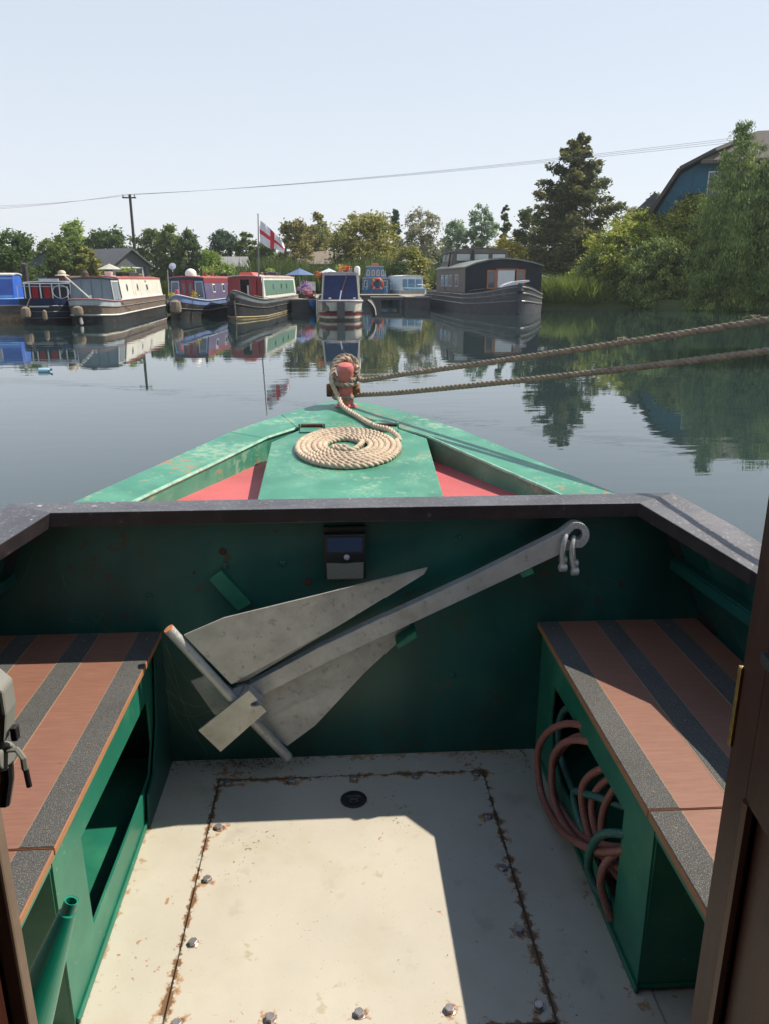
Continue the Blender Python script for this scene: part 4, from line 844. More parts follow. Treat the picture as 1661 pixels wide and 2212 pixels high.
MB().prism([(-8.0, ze - .25), (-6.2, zb - (zb - ze) * .45), (-6.0, zb - (zb - ze) * .5), (-6.2, ze - .3)], .8, 8, 'y').build('side_roof', MATS['dark_slate_roof'], hs, world=False)
MB().bb(-7.4, -6.1, 1.5, 8, -.1, ze - .3).build('side_wall', M_blue, hs, world=False)
w_ = MB().bb(-2.9, -2.1, -.06, -.003, zb - 2.6, zb - .1).build('window', M_white, hs, world=False); p = MB(); p.bb(-2.84, -2.54, -.07, -.058, zb - 2.5, zb - .2); p.bb(-2.48, -2.16, -.07, -.058, zb - 2.5, zb - .2); p.build('pane', glassy('pale_window_glass', (.10, .14, .18), .1), w_, world=False)
MB().bb(-3.9, -3.75, -.05, -.003, ze - .1, zb - .1).build('corner_board', pm('dark_blue_trim', (.02, .10, .2), .6), hs, world=False)
MB().lathe([(.05, 0), (.12, .03), (.11, .10), (.02, .14)], (-4.75, -.10, zb - 2.0), 12, Euler((rad(90), 0, 0)).to_matrix()).build('wall_light', M_white, hs, world=False)

# utility pole and wires
ux, uy, uz = at(297, 96); up = thing('utility_pole', 'tall dark wooden utility pole rising behind the white boat', 'pole', (ux, uy, GZ))
ztop = at(286, 96, 419)[2]; mb = MB(); mb.tube([(ux, uy, GZ - .2), (ux, uy, ztop)], [.19, .14], 10); mb.build('shaft', pm('creosoted_wood', (.05, .045, .042), .85, var=.3, vs=3), up, smooth=True)
mb = MB(); mb.box((ux - .1, uy, ztop - .35), (1.5, .12, .14)); mb.build('crossarm', MATS['creosoted_wood'], up)
for k in (-.75, -.1, .5): MB().lathe([(.05, 0), (.09, .05), (.05, .12), (.09, .18), (.03, .25)], (ux + k, uy, ztop - .28), 8).build('insulator', M_greymetal, up)
p2 = Vector(at(1700, 62, 287)); p0 = Vector(at(-260, 90, 452))
M_wire = plain('grey_cable', (.10, .10, .11), .6)
for i, k in enumerate((-.75, -.1, .5)):
    q = Vector((ux + k, uy, ztop - .03)); mb = MB()
    for a, b in ((p0 + Vector((k, 0, k * .5)), q), (q, p2 + Vector((k, 0, .35 * k)))):
        mb.tube([a.lerp(b, t / 16) + Vector((0, 0, -.45 * 4 * (t / 16) * (1 - t / 16))) for t in range(17)], .010, 4)
    tag(mb.build('power_line', M_wire, None), ['thin overhead wire, top one of the three from the pole', 'thin overhead wire, middle one of the three from the pole', 'thin overhead wire, lowest of the three from the pole'][2 - i], 'power line', 'overhead wires')
bx_, by_ = -5.8, 15.8
t = thing('floating_bottle', 'pale blue plastic bottle floating on the water below the boats on the left', 'bottle', (bx_, by_, 0)); MB().tube([(bx_ - .13, by_, .02), (bx_ - .12, by_, .025), (bx_ + .05, by_, .03), (bx_ + .10, by_, .04), (bx_ + .11, by_, .045)], [.03, .05, .05, .018, .018], 12).build('bottle_body', glassy('pale_blue_plastic', (.30, .50, .58), .2), t, smooth=True); MB().tube([(bx_ + .11, by_, .045), (bx_ + .135, by_, .05)], .022, 10).build('bottle_cap', M_blue, t)
# ------------------------------------------------------------------ boats across the water
def zsheer(y, bl, ht, hm): t = max(0, 1 - y / bl); return hm + (ht - hm) * t * t
def hull(root, L, hw, bl, p, ht, hm, mats, cuts, rake=.3, blunt=0., flare=.10, tailw=1.):
    """mats[i] paints the side between cuts[i] and cuts[i+1] (fractions of the side height)"""
    ys = [bl * (i / 9) ** 1.6 for i in range(10)] + [bl + (L - bl) * i / 6 for i in range(1, 7)]
    lv = [(-.4, None)] + [(c, None) for c in cuts]
    def W(y): t = min(1, y / bl); return hw * (blunt + (1 - blunt) * t ** p) * (1 if y < L - .6 else tailw)
    mb = MB()
    for sgn in (1, -1):
        for li in range(len(cuts)):
            c0 = cuts[li - 1] if li else None; c1 = cuts[li]; rings = []
            for y in ys:
                z = zsheer(y, bl, ht, hm); t = max(0, 1 - y / bl); r = []
                for c in (c0, c1):
                    zz_ = -.4 if c is None else c * z; cc_ = 0 if c is None else c
                    r.append((sgn * W(y) * (1 - flare * (1 - cc_) * (.3 + .7 * t)), y + rake * (1 - cc_) * t, zz_))
                rings.append(r)
            mb.loft(rings, mi=(0 if li == 0 else li - 1))
            if blunt and sgn == 1:
                r = rings[0]; mb.add([r[0], r[1], (-r[1][0], r[1][1], r[1][2]), (-r[0][0], r[0][1], r[0][2])], [(0, 1, 2, 3)], 0 if li == 0 else li - 1)
    a = [(W(y), y, zsheer(y, bl, ht, hm) - .01) for y in ys]; b = [(-q[0], q[1], q[2]) for q in a]
    for i in range(len(ys) - 1): mb.add([a[i], a[i + 1], b[i + 1], b[i]], [(0, 1, 2, 3)], len(mats) - 1)
    mb.add([(W(L), L, hm), (-W(L), L, hm), (-W(L), L, -.4), (W(L), L, -.4)], [(0, 1, 2, 3)])
    o = mb.build('hull', mats, root, world=False, smooth=True)
    return W, (lambda y: zsheer(y, bl, ht, hm)), ys
def strake(root, W, Z, ys, f, mat, th=.035, dz=0, flare=.10, rake=.3, bl=2.5, name='rubbing_strake'):
    mb = MB()
    R_ = []
    for y in ys:
        t = max(0, 1 - y / bl); R_.append(((W(y) * (1 - flare * (1 - f) * (.3 + .7 * t)) + .01), y + rake * (1 - f) * t, Z(y) * f + dz))
    path = [(-x, y, z) for x, y, z in reversed(R_)] + R_
    mb.tube(path, th, 4, caps=True); mb.build(name, mat, root, world=False)
class Cab:
    def __init__(s, root, y0, y1, wb, wt, z0, z1, side, roof, front, camber=.07, lip=.03, roof_th=.05):
        s.r = root; s.y0, s.y1, s.wb, s.wt, s.z0, s.z1 = y0, y1, wb, wt, z0, z1
        for sgn in (1, -1):
            MB().prism([(y0, z0), (y1, z0), (y1, z1), (y0, z1)], lambda y, z: sgn * (s.xs(z) - .04), lambda y, z: sgn * s.xs(z), 'x').build('cabin_side', side, root, world=False)
        arc_ = [(-wt - lip, z1), (-wt * .6, z1 + camber * .7), (0, z1 + camber), (wt * .6, z1 + camber * .7), (wt + lip, z1)]
        MB().prism(arc_ + [(p[0], p[1] + roof_th) for p in reversed(arc_)], y0 - .05, y1, 'y').build('roof', roof, root, world=False)
        MB().prism([(-wb + .01, z0), (wb - .01, z0), (wt - .01, z1), (wt * .6, z1 + camber * .65), (0, z1 + camber * .9), (-wt * .6, z1 + camber * .65), (-wt + .01, z1)], y0, y0 + .04, 'y').build('cabin_front', front, root, world=False)
        MB().prism([(-wb + .01, z0), (wb - .01, z0), (wt - .01, z1), (-wt + .01, z1)], y1 - .04, y1, 'y').build('cabin_end', front, root, world=False)
    def xs(s, z): return s.wb + (s.wt - s.wb) * (z - s.z0) / (s.z1 - s.z0)
    def win(s, y, z0, z1, w_, sgn=1, frame=None, glass=None, fw=.05, name='window'):
        o = MB().prism([(y - w_ / 2, z0), (y + w_ / 2, z0), (y + w_ / 2, z1), (y - w_ / 2, z1)], lambda a, z: sgn * (s.xs(z) - .005), lambda a, z: sgn * (s.xs(z) + .02), 'x').build(name, frame or M_white, s.r, world=False)
        MB().prism([(y - w_ / 2 + fw, z0 + fw), (y + w_ / 2 - fw, z0 + fw), (y + w_ / 2 - fw, z1 - fw), (y - w_ / 2 + fw, z1 - fw)], lambda a, z: sgn * (s.xs(z) + .018), lambda a, z: sgn * (s.xs(z) + .027), 'x').build('pane', glass or M_glass, o, world=False)
        return o
    def port(s, y, z, r, sgn=1, frame=None):
        ps = [(y + r * math.cos(i * math.pi / 8), z + r * math.sin(i * math.pi / 8)) for i in range(16)]; pi_ = [(y + .75 * r * math.cos(i * math.pi / 8), z + .75 * r * math.sin(i * math.pi / 8)) for i in range(16)]
        o = MB().prism(ps, lambda a, q: sgn * (s.xs(q) - .005), lambda a, q: sgn * (s.xs(q) + .02), 'x').build('porthole', frame or M_brass, s.r, world=False)
        MB().prism(pi_, lambda a, q: sgn * (s.xs(q) + .018), lambda a, q: sgn * (s.xs(q) + .026), 'x').build('pane', M_glass, o, world=False)
    def panel(s, ya, yb, z0, z1, mat, sgn=1, name='side_panel', off=.012):
        return MB().prism([(ya, z0), (yb, z0), (yb, z1), (ya, z1)], lambda a, z: sgn * (s.xs(z) - .005), lambda a, z: sgn * (s.xs(z) + off), 'x').build(name, mat, s.r, world=False)
def fbox(root, name, mat, x0, x1, y0, y1, z0, z1, **k): return MB().bb(x0, x1, y0, y1, z0, z1).build(name, mat, root, world=False, **k)
def fpoly(root, name, mat, pts, y0, y1, **k): return MB().prism(pts, y0, y1, 'y').build(name, mat, root, world=False, **k)
def rod(root, name, mat, pts, r=.02, n=6): return MB().tube(pts, r, n).build(name, mat, root, world=False, smooth=True)
def vent(root, x, y, z, r=.09, mat=None): return MB().lathe([(r * .5, 0), (r * .5, r * .7), (r, r * .9), (r * .9, r * 1.3), (r * .3, r * 1.6)], (x, y, z), 12).build('roof_vent', mat or M_brass, root, world=False, smooth=True)
def fender(root, x, y, z, r, mat, h=.42): return MB().lathe([(r * .3, 0), (r * .85, h * .12), (r, h * .4), (r * .85, h * .85), (r * .3, h)], (x, y, z), 10).build('fender', mat, root, world=False, smooth=True)
def paint(n, c, **k): return pm(n, c, k.pop('rough', .35), var=k.pop('var', .15), vs=k.pop('vs', 2.5), spots=k.pop('spots', [((.22, .2, .17), 14, .70, .06, .5)]), **k)
M_hb = paint('hull_black', (.022, .024, .028), rough=.55, spots=[((.13, .11, .09), 5, .58, .12, .6), ((.2, .15, .1), 18, .68, .06, .6)])
M_hbr = paint('weathered_brown_hull', (.13, .105, .085), rough=.7, spots=[((.25, .20, .15), 6, .52, .15, .6), ((.05, .045, .04), 14, .6, .1, .6)])
M_hgold = paint('golden_algae_hull', (.24, .18, .11), rough=.8, var=.4, spots=[((.4, .3, .15), 5, .5, .15, .7)])  # golden brown blotched band along the waterline
M_cream = paint('cream_cabin_paint', (.68, .68, .60)); M_navy = paint('navy_paint', (.012, .022, .065)); M_bl = paint('bright_blue_cabin_paint', (.035, .13, .52)); M_lbl = paint('light_blue_coach_line', (.20, .42, .72))
M_redr = paint('faded_red_roof', (.38, .12, .10), rough=.6); M_redp = paint('red_cabin_paint', (.25, .022, .028)); M_wstripe = paint('off_white_band', (.58, .56, .50)); M_greyc = pm('grey_canvas', (.17, .21, .24), .8, var=.1, vs=2); M_rope_f = rope_mat('rope_fender', (.19, .15, .11), (.36, .30, .22))
M_chrome = plain('dull_chrome', (.5, .52, .54), .3, .8); M_maroon = pm('maroon_canvas', (.055, .015, .022), .8, var=.2, vs=3)

M_pl0 = pm('grey_plank', (.30, .27, .22), .8)
# 1 bright blue narrowboat lying along the left side
b = thing('blue_narrowboat', 'bright blue narrowboat lying side on at the left edge of the picture', 'narrowboat', (-13.05, 37.2, 0), rad(-97))
W, Z, ys = hull(b, 18, 1.0, 1.6, .5, 1.05, .95, [M_hgold, M_hbr, M_bl], [0, .30, .72, 1.0], blunt=.3)
strake(b, W, Z, ys, .99, M_lbl, .03, bl=1.6); strake(b, W, Z, ys, .70, M_wstripe, .025, bl=1.6)
c = Cab(b, 1.3, 17, .86, .74, .98, 1.93, M_bl, M_wstripe, M_bl)
for sg in (1, -1):
    c.panel(1.32, 17, 1.0, 1.10, M_lbl, sg, 'coach_line'); c.panel(1.32, 17, 1.78, 1.86, M_lbl, sg, 'coach_line')
    for y in (2.35, 4.6, 6.9, 9.2, 11.6): c.win(y, 1.22, 1.70, .52, sg, glass=glassy('net_curtain_glass', (.33, .34, .28), .1))
# 2 navy boat with red curtains
b = thing('navy_boat', 'dark navy boat with red curtained windows and chrome rails beside the white boat', 'boat', (-12.0, 32.7, 0), rad(-2.8))
W, Z, ys = hull(b, 13, 1.14, 1.5, .42, 1.04, .98, [M_hb, paint('slate_navy_hull', (.03, .045, .065)), M_navy], [0, .30, .72, 1.0], blunt=.35)
for f in (.26, .50, .72): strake(b, W, Z, ys, f, paint('grey_hull_line', (.17, .19, .21)), .018, bl=1.5)
fbox(b, 'deck_panel', M_wstripe, -.3, .45, -.04, -.01, .70, .74)
c = Cab(b, 1.6, 9, 1.0, .92, .95, 1.62, M_navy, M_chrome, M_black, camber=.05)
for (x0, x1) in ((-.62, -.38), (-.15, .12)): fbox(b, 'red_curtain', pm('red_curtain_cloth', (.30, .012, .018), .8, var=.3, vs=9), x0, x1, 1.55, 1.58, 1.0, 1.55)
for x in (-.9, -.70, -.27, .2, .5, .95): fbox(b, 'window_post', M_chrome, x - .025, x + .025, 1.53, 1.56, .98, 1.60)
fbox(b, 'roof_edge', M_chrome, -.95, .95, 1.5, 1.56, 1.585, 1.63); fbox(b, 'raised_hatch', paint('pale_blue_grey_board', (.40, .48, .54)), -.35, .45, 1.7, 1.76, 1.68, 1.80)
mb = MB(); ang = [(.40 + .35 * math.cos(t / 12 * math.pi), .95 + .62 * math.sin(t / 12 * math.pi)) for t in range(13)]
rod(b, 'hoop_rail', M_chrome, [(.78 + .32 * math.cos(t / 16 * 6.283), .7, 1.28 + .26 * math.sin(t / 16 * 6.283)) for t in range(17)], .018)
for x in (-.95, 1.02): rod(b, 'rail_post', M_chrome, [(x, .8, .95), (x, .8, 1.5)], .02)
rod(b, 'hand_rail', M_chrome, [(-.95, .8, 1.5), (.98, .8, 1.48)], .014)
mb = MB(); mb.prism([(-1.1, 1.60), (.15, 1.93), (.30, 1.93), (.42, 1.60)], 2.6, 6.5, 'y'); mb.build('canvas_cover', M_maroon, b, world=False)
mb = MB(); mb.prism([(.42, 1.55), (.42, 1.90), (1.02, 1.92), (1.02, 1.55)], 3.4, 8.5, 'y'); mb.build('rear_hatch', paint('peach_brown_roof', (.42, .27, .19)), b, world=False, bevel=.02)
fender(b, -.42, -.16, .28, .20, M_rope_f, .45); fender(b, .28, -.10, .18, .10, M_rope_f, .42)
rod(b, 'fender_line', M_rope_f, [(-.40, -.12, .68), (-.25, .0, 1.05)], .02)
t = thing('sun_hat', 'cream and brown wide brimmed hat lying on the maroon canvas cover of the navy boat', 'hat', (-11.85, 35.6, 1.93))
MB().lathe([(.30, 0), (.28, .02), (.17, .04), (.16, .14), (.11, .20), (.02, .22)], (-11.85, 35.6, 1.93), 16).build('crown', pm('straw', (.55, .48, .36), .8, var=.2, vs=20), t, smooth=True)
MB().lathe([(.165, .035), (.17, .08), (.155, .09)], (-11.85, 35.6, 1.93), 16).build('hat_band', pm('brown_band', (.18, .09, .06), .8), t, smooth=True)
# 3 white boat
b = thing('white_narrowboat', 'cream sided narrowboat with grey canvas front and faded red roof', 'narrowboat', (-10.05, 32.5, 0), rad(-3.2))
W, Z, ys = hull(b, 14, 1.0, 1.5, .42, 1.02, .92, [M_hb, M_hbr, M_hbr, paint('pale_blue_bow_panel', (.36, .43, .48))], [0, .34, .42, .74, 1.0], blunt=.4)
strake(b, W, Z, ys, .38, M_wstripe, .04, bl=1.5); strake(b, W, Z, ys, .74, paint('brown_strake', (.20, .15, .12)), .03, bl=1.5); strake(b, W, Z, ys, .99, paint('faded_red_gunwale', (.30, .15, .13)), .035, bl=1.5)
for sg in (1, -1): MB().prism([(2.0, .72), (14, .68), (14, .90), (2.0, .93)], sg * (W(3)), sg * (W(3) + .012), 'x').build('hull_band', M_hbr, b, world=False)
c = Cab(b, 2.7, 14, .87, .76, .92, 1.80, M_cream, M_redr, M_greyc)
c.panel(2.72, 14, .93, .99, paint('white_line', (.8, .8, .76)), 1, 'lower_line'); c.panel(2.71, 2.95, .95, 1.78, M_black, 1, 'black_edge')
for y in (4.4, 6.9): c.port(y, 1.42, .17, 1, M_chrome)
for y in (5.7, 6.2, 7.6): c.panel(y, y + .03, .98, 1.78, paint('thin_seam', (.3, .28, .24)), 1, 'seam_strip', .004)
c.win(9.4, 1.22, 1.58, .5, 1); c.panel(9.2, 9.4, 1.62, 1.74, M_black, 1, 'dark_vent')
cc_ = Cab(b, 1.3, 2.7, .86, .78, .95, 1.76, M_greyc, paint('dark_canopy_roof', (.02, .035, .04)), M_greyc, camber=.05)
for y in (1.75, 2.2): cc_.panel(y, y + .02, .97, 1.74, paint('canvas_seam', (.10, .12, .14)), 1, 'canvas_seam', .006)
for x in (-.4, 0, .4): fbox(b, 'canvas_seam', MATS['canvas_seam'], x, x + .02, 1.28, 1.296, .97, 1.74)
cc_.panel(1.31, 2.69, 1.66, 1.72, M_wstripe, 1, 'canvas_edge'); cc_.panel(1.31, 1.38, .97, 1.70, M_wstripe, 1, 'canvas_edge')
rod(b, 'boat_pole', M_wstripe, [(-.9, .9, 1.9), (.1, .7, .98)], .03); rod(b, 'tiller_post', M_chrome, [(.1, .55, .92), (.1, .6, 1.15)], .05)
fender(b, -.25, -.22, .36, .22, M_rope_f, .40); fender(b, -.18, -.12, .02, .07, M_wstripe, .3)
fbox(b, 'coal_box', M_black, .0, .62, 6.2, 8.4, 1.88, 2.10, bevel=.02); vent(b, .2, 9.6, 1.9, .11, M_wstripe); vent(b, -.2, 11, 1.9, .11, M_wstripe)
MB().lathe([(.16, 0), (.2, .22), (.18, .23)], (-.1, 5.2, 1.88), 12).build('painted_can', M_wstripe, b, world=False, smooth=True)
rod(b, 'chimney', M_black, [(.3, 12.4, 1.85), (.3, 12.4, 2.45)], .07); MB().lathe([(.07, 0), (.15, .04), (.16, .2), (.1, .3)], (-.75, 3.5, 1.85), 10).build('roof_basket', pm('dark_wicker', (.07, .06, .05), .8), b, world=False)
MB().lathe([(.05, 0), (.32, 1.05)], (-9.0, 36.4, .05), 8)
for (x, y) in ((-8.78, 42.2), (-8.85, 44.0)):
    t = thing('tyre_fender', ['black tyre fender hanging at the far end of the white boat', 'second tyre fender behind the first along the white boat'][y > 43], 'fender', (x, y, .2))
    ms = MB(); ms.tube([(x, y + .26 * math.cos(k / 16 * 6.283), .40 + .26 * math.sin(k / 16 * 6.283)) for k in range(16)], .085, 8, closed=True); ms.build('tyre', M_black, t, smooth=True); MB().tube([(x, y, .66), (x - .05, y, .98)], .012, 5).build('hanging_line', M_rope_f, t)
# 4 red doored boat with white dome
b = thing('red_door_narrowboat', 'narrowboat with red double doors, blue frames and a white dome on its roof', 'narrowboat', (-7.15, 36.3, 0), rad(2.2))
W, Z, ys = hull(b, 14.5, 1.0, 2.6, .62, 1.12, .82, [M_hb, M_hb, paint('powder_blue_bow', (.17, .24, .46))], [0, .30, .72, 1.0])
strake(b, W, Z, ys, .98, paint('pale_grey_gunwale', (.40, .44, .50)), .035, bl=2.6); strake(b, W, Z, ys, .45, M_hb, .03, bl=2.6)
c = Cab(b, 2.2, 14.5, .88, .78, .84, 1.82, paint('lilac_purple_side', (.12, .10, .19)), M_redr, M_navy, camber=.06)
for sg in (1, -1):
    c.panel(2.3, 14.4, 1.62, 1.80, M_redp, sg, 'upper_band')
    for y in (4.4, 7.0, 9.6): c.win(y, 1.15, 1.56, .62, sg)
for x0 in (-.30, .01):
    d_ = fbox(b, 'cabin_door', M_redp, x0, x0 + .29, 2.16, 2.20, .86, 1.74); fbox(d_, 'door_pane', M_glass, x0 + .09, x0 + .20, 2.15, 2.16, 1.12, 1.58)
for sg in (-1, 1):
    f_ = fpoly(b, 'window', paint('pale_blue_frame', (.32, .40, .52)), [(sg * .36, .88), (sg * .82, .88), (sg * .74, 1.70), (sg * .36, 1.70)], 2.165, 2.198)
    fpoly(f_, 'pane', glassy('dusky_glass', (.06, .08, .12), .08), [(sg * .42, .95), (sg * .755, .95), (sg * .69, 1.63), (sg * .42, 1.63)], 2.155, 2.165)
MB().lathe([(.26, 0), (.28, .12), (.25, .26), (.15, .36), (.02, .40)], (-.05, 3.4, 1.88), 18).build('satellite_dome', plain('white_plastic', (.72, .72, .68), .4), b, world=False, smooth=True)
rod(b, 'chimney', M_black, [(.42, 3.6, 1.84), (.42, 3.6, 2.28)], .065); rod(b, 'chimney', M_black, [(-.80, 2.9, 1.82), (-.80, 2.9, 2.12)], .04)
MB().lathe([(.02, 0), (.17, .05), (.17, .07), (.02, .09)], (-.78, 2.9, 2.35), 14, Euler((rad(65), 0, 0)).to_matrix()).build('satellite_dish', paint('grey_dish', (.45, .50, .58)), b, world=False); rod(b, 'dish_mast', M_chrome, [(-.80, 2.9, 1.9), (-.80, 2.95, 2.32)], .02)
rod(b, 'mast', M_chrome, [(-.86, 2.1, .9), (-.84, 2.1, 2.2)], .018)
fender(b, -.03, -.22, .30, .26, M_rope_f, .60); MB().lathe([(.07, 0), (.10, .1), (.06, .26)], (-.05, .28, 1.08), 10).build('bow_post', paint('pink_red_post', (.55, .09, .10)), b, world=False, smooth=True)
for x in (-.62, .42):
    t = thing('flower_pot', ['yellow flowers in a pot on the bow, left of the red doors', 'yellow flowers in a pot on the bow, right of the red doors'][x > 0], 'flower pot', (-7.15 + x, 36.3 + 1.8, .84), 0, 'pots on the red doored boat')
    q = Vector((-7.15 + x + .06, 38.05, .84)); MB().lathe([(.07, 0), (.10, .15)], q, 10).build('pot', M_redr, t)
    P, A, B = scatter(np.array([(q.x, q.y, q.z + .24)] * 3), .16, 40, .035, .7); leaves('flowers', P, A, B, LM['gold'], t)
# 5 green sided boat, red front, open door
b = thing('green_narrowboat', 'narrowboat with red front, open dark doorway and green panelled side', 'narrowboat', (-4.55, 36.0, 0), rad(5.0))
M_gp = paint('faded_green_panel', (.10, .20, .15)); M_bs = paint('bleached_grey_side', (.26, .25, .23), rough=.7)
W, Z, ys = hull(b, 14, 1.0, 2.7, .66, 1.30, .86, [M_hgold, M_hb, M_hb, paint('pale_grey_bow', (.17, .20, .21))], [0, .12, .5, .78, 1.0])
strake(b, W, Z, ys, .99, paint('grey_gunwale', (.15, .16, .17)), .035, bl=2.7); strake(b, W, Z, ys, .55, M_hb, .03, bl=2.7); strake(b, W, Z, ys, .10, paint('ochre_waterline', (.30, .26, .12)), .03, bl=2.7)
c = Cab(b, 2.4, 13.5, .90, .80, .88, 1.86, M_cream, paint('pinkish_white_roof', (.62, .50, .46)), M_redp, camber=.07)
for sg in (1, -1):
    c.panel(2.95, 12.9, 1.02, 1.74, M_gp, sg)
    for y in (5.4, 8.0, 9.9): c.win(y, 1.25, 1.58, .42, sg, frame=M_gp)
fbox(b, 'doorway_shade_panel', plain('painted_interior_shade', (.006, .006, .007), .9), -.22, .24, 2.36, 2.398, .95, 1.76)  # near-black panel: shade of the interior as colour, no opening cut
for x in (-.235, .24): fbox(b, 'door_jamb', paint('red_brown_wood', (.22, .07, .05)), x - .02, x + .03, 2.33, 2.398, .92, 1.80)
f_ = fbox(b, 'cabin_door', M_redp, .28, .56, 2.2, 2.24, .90, 1.80); fbox(b, 'cabin_door', M_redp, -.80, -.26, 2.34, 2.398, .92, 1.80)
fbox(b, 'cream_corner', M_cream, .84, .90, 2.32, 2.40, .92, 1.86)
fpoly(b, 'red_hatch', paint('bright_red_cover', (.62, .08, .05)), [(-.42, 1.95), (.35, 1.95), (.22, 2.10), (-.3, 2.10)], 3.0, 4.6)
fbox(b, 'white_curtain', M_wstripe, .12, .20, 2.32, 2.35, .95, 1.5)
rod(b, 'bow_rope', M_rope_f, [(-.02, -.05, 1.15), (.0, -.02, .55), (.02, .02, .02)], .03); rod(b, 'side_line', M_black, [(.95, 5.2, .85), (1.04, 5.2, .3)], .02)
fender(b, -.05, -.12, .88, .17, M_black, .35); vent(b, .3, 6.4, 1.95, .13, M_black); fbox(b, 'roof_bag', M_black, .1, .6, 8.0, 8.9, 1.94, 2.15, bevel=.06)
fx, fy, _ = at(560, 38.3)
t = thing('flagpole', 'thin grey flagpole on the green sided boat', 'flagpole', (fx, fy, 1.9)); pt = at(558, 38.3, 463)
MB().tube([(fx, fy, 1.85), (pt[0], pt[1], pt[2])], [.032, .022], 8).build('pole', paint('grey_pole', (.16, .16, .17)), t, smooth=True); MB().lathe([(.03, 0), (.045, .03), (.02, .07)], (pt[0], pt[1], pt[2]), 8).build('finial', M_wstripe, t)
def flagmesh():
    nu, nv = 30, 20; V = []; top = spline([(0, 0, -.05), (.42, 0, -.36), (.95, 0, -.88), (1.32, 0, -1.32)], 10); bot = spline([(.02, 0, -1.22), (.40, 0, -1.42), (.85, 0, -1.55), (1.26, 0, -1.72)], 10)
    for i in range(nu + 1):
        for j in range(nv + 1):
            p = top[i].lerp(bot[i], j / nv) * .88; u = i / nu; V.append((pt[0] + .03 + p.x, pt[1] + .10 * math.sin(u * 9 + j * .12) * u ** .5 + .03 * math.sin(u * 22 - j * .3), pt[2] - .16 + p.z + .025 * math.sin(u * 12) * (j / nv)))
    m = MB()
    for i in range(nu):
        for j in range(nv):
            red = 8 <= j < 12 or 13 <= i < 17; a = i * (nv + 1) + j
            m.f.append((a, a + 1, a + nv + 2, a + nv + 1)); m.m.append(1 if red else 0)
    m.v = V; return m
tag(flagmesh().build('flag', [pm('white_flag_cloth', (.78, .77, .78), .8, var=.05), pm('red_flag_cloth', (.68, .05, .07), .8, var=.05)], None, smooth=True), 'white flag with a red cross drooping from the flagpole', 'flag')
# 6 blue canvas boat with red and white hull
b = thing('blue_canvas_narrowboat', 'narrowboat end on with dark blue canvas front and white and red striped hull', 'narrowboat', (.16, 35.1, 0), rad(.6))
M_rw = paint('dull_red_band', (.30, .05, .045)); M_bcan = pm('navy_blue_canvas', (.008, .022, .095), .75, var=.3, vs=4)
W, Z, ys = hull(b, 14, 1.0, 1.5, .38, .86, .82, [M_hbr, M_wstripe, M_rw, paint('dark_brown_band', (.10, .08, .08)), M_wstripe], [0, .12, .24, .40, .50, .98], blunt=.48)
strake(b, W, Z, ys, 1.0, paint('pinkish_gunwale', (.36, .32, .33)), .05, bl=1.5); strake(b, W, Z, ys, .44, paint('dark_strake', (.08, .07, .07)), .03, bl=1.5)
fbox(b, 'rudder_post', paint('dark_grey_post', (.07, .07, .075)), -.15, .19, -.10, .06, .12, .80); fbox(b, 'corner_patch', M_hbr, -.80, -.50, .10, .17, .44, .82)
c = Cab(b, 1.6, 13.5, .90, .79, .86, 2.0, M_wstripe, paint('mauve_white_roof', (.48, .42, .44)), M_wstripe, camber=.06)
fpoly(b, 'canvas_front', M_bcan, [(-.78, .90), (.80, .90), (.72, 1.95), (-.70, 1.95)], 1.50, 1.60)
for x in (-.33, -.02, .28): fpoly(b, 'canvas_fold', pm('blue_canvas_fold', (.018, .035, .12), .8), [(x, .92), (x + .03, .92), (x + .03, 1.92), (x, 1.92)], 1.485, 1.50)
for x in (-.50, .62): fbox(b, 'canvas_foot', M_chrome, x - .04, x + .08, 1.47, 1.5, .92, .98)
for sg in (-1, 1):
    rod(b, 'side_rail', M_wstripe, [(sg * .84, 1.55, .86), (sg * .76, 1.55, 1.97)], .03); c.win(4, 1.2, 1.7, .6, sg); c.win(7, 1.2, 1.7, .6, sg)
rod(b, 'tiller', M_chrome, [(-.04, .9, .85), (.04, 1.1, 1.28)], .035); rod(b, 'boat_hook', paint('brown_pole', (.22, .10, .07)), [(.05, 1.38, 1.20), (.32, 1.4, 2.02)], .02)
MB().lathe([(.13, 0), (.14, .30), (.10, .38), (.02, .41)], (.80, 2.6, 1.96), 14).build('white_canister', plain('white_enamel', (.70, .72, .70), .35), b, world=False, smooth=True); rod(b, 'canister_pole', M_wstripe, [(.86, 1.62, .9), (.84, 1.62, 2.0)], .03)
for (x, y, c1, l) in ((.28, 36.9, 'gold', 'brown and orange flowers on the roof of the blue canvas boat'), (-.85, 37.4, 'gold', 'orange flowers at the left shoulder of the blue canvas boat')):
    t = thing('flower_basket', l, 'flowers', (x + .16, y, 2.05)); z_ = 2.05 if x > 0 else 1.75
    MB().lathe([(.08, 0), (.13, .12)], (x + .16, y, z_), 10).build('basket', pm('brown_basket', (.16, .07, .04), .8), t)
    P, A, B = scatter(np.array([(x + .16 + dx, y, z_ + .22) for dx in (-.12, 0, .12)]), .17, 50, .045, .7); leaves('flowers', P, A, B, leaf_mat('orange_flowers', (.25, .05, .02), (.70, .22, .06)), t)
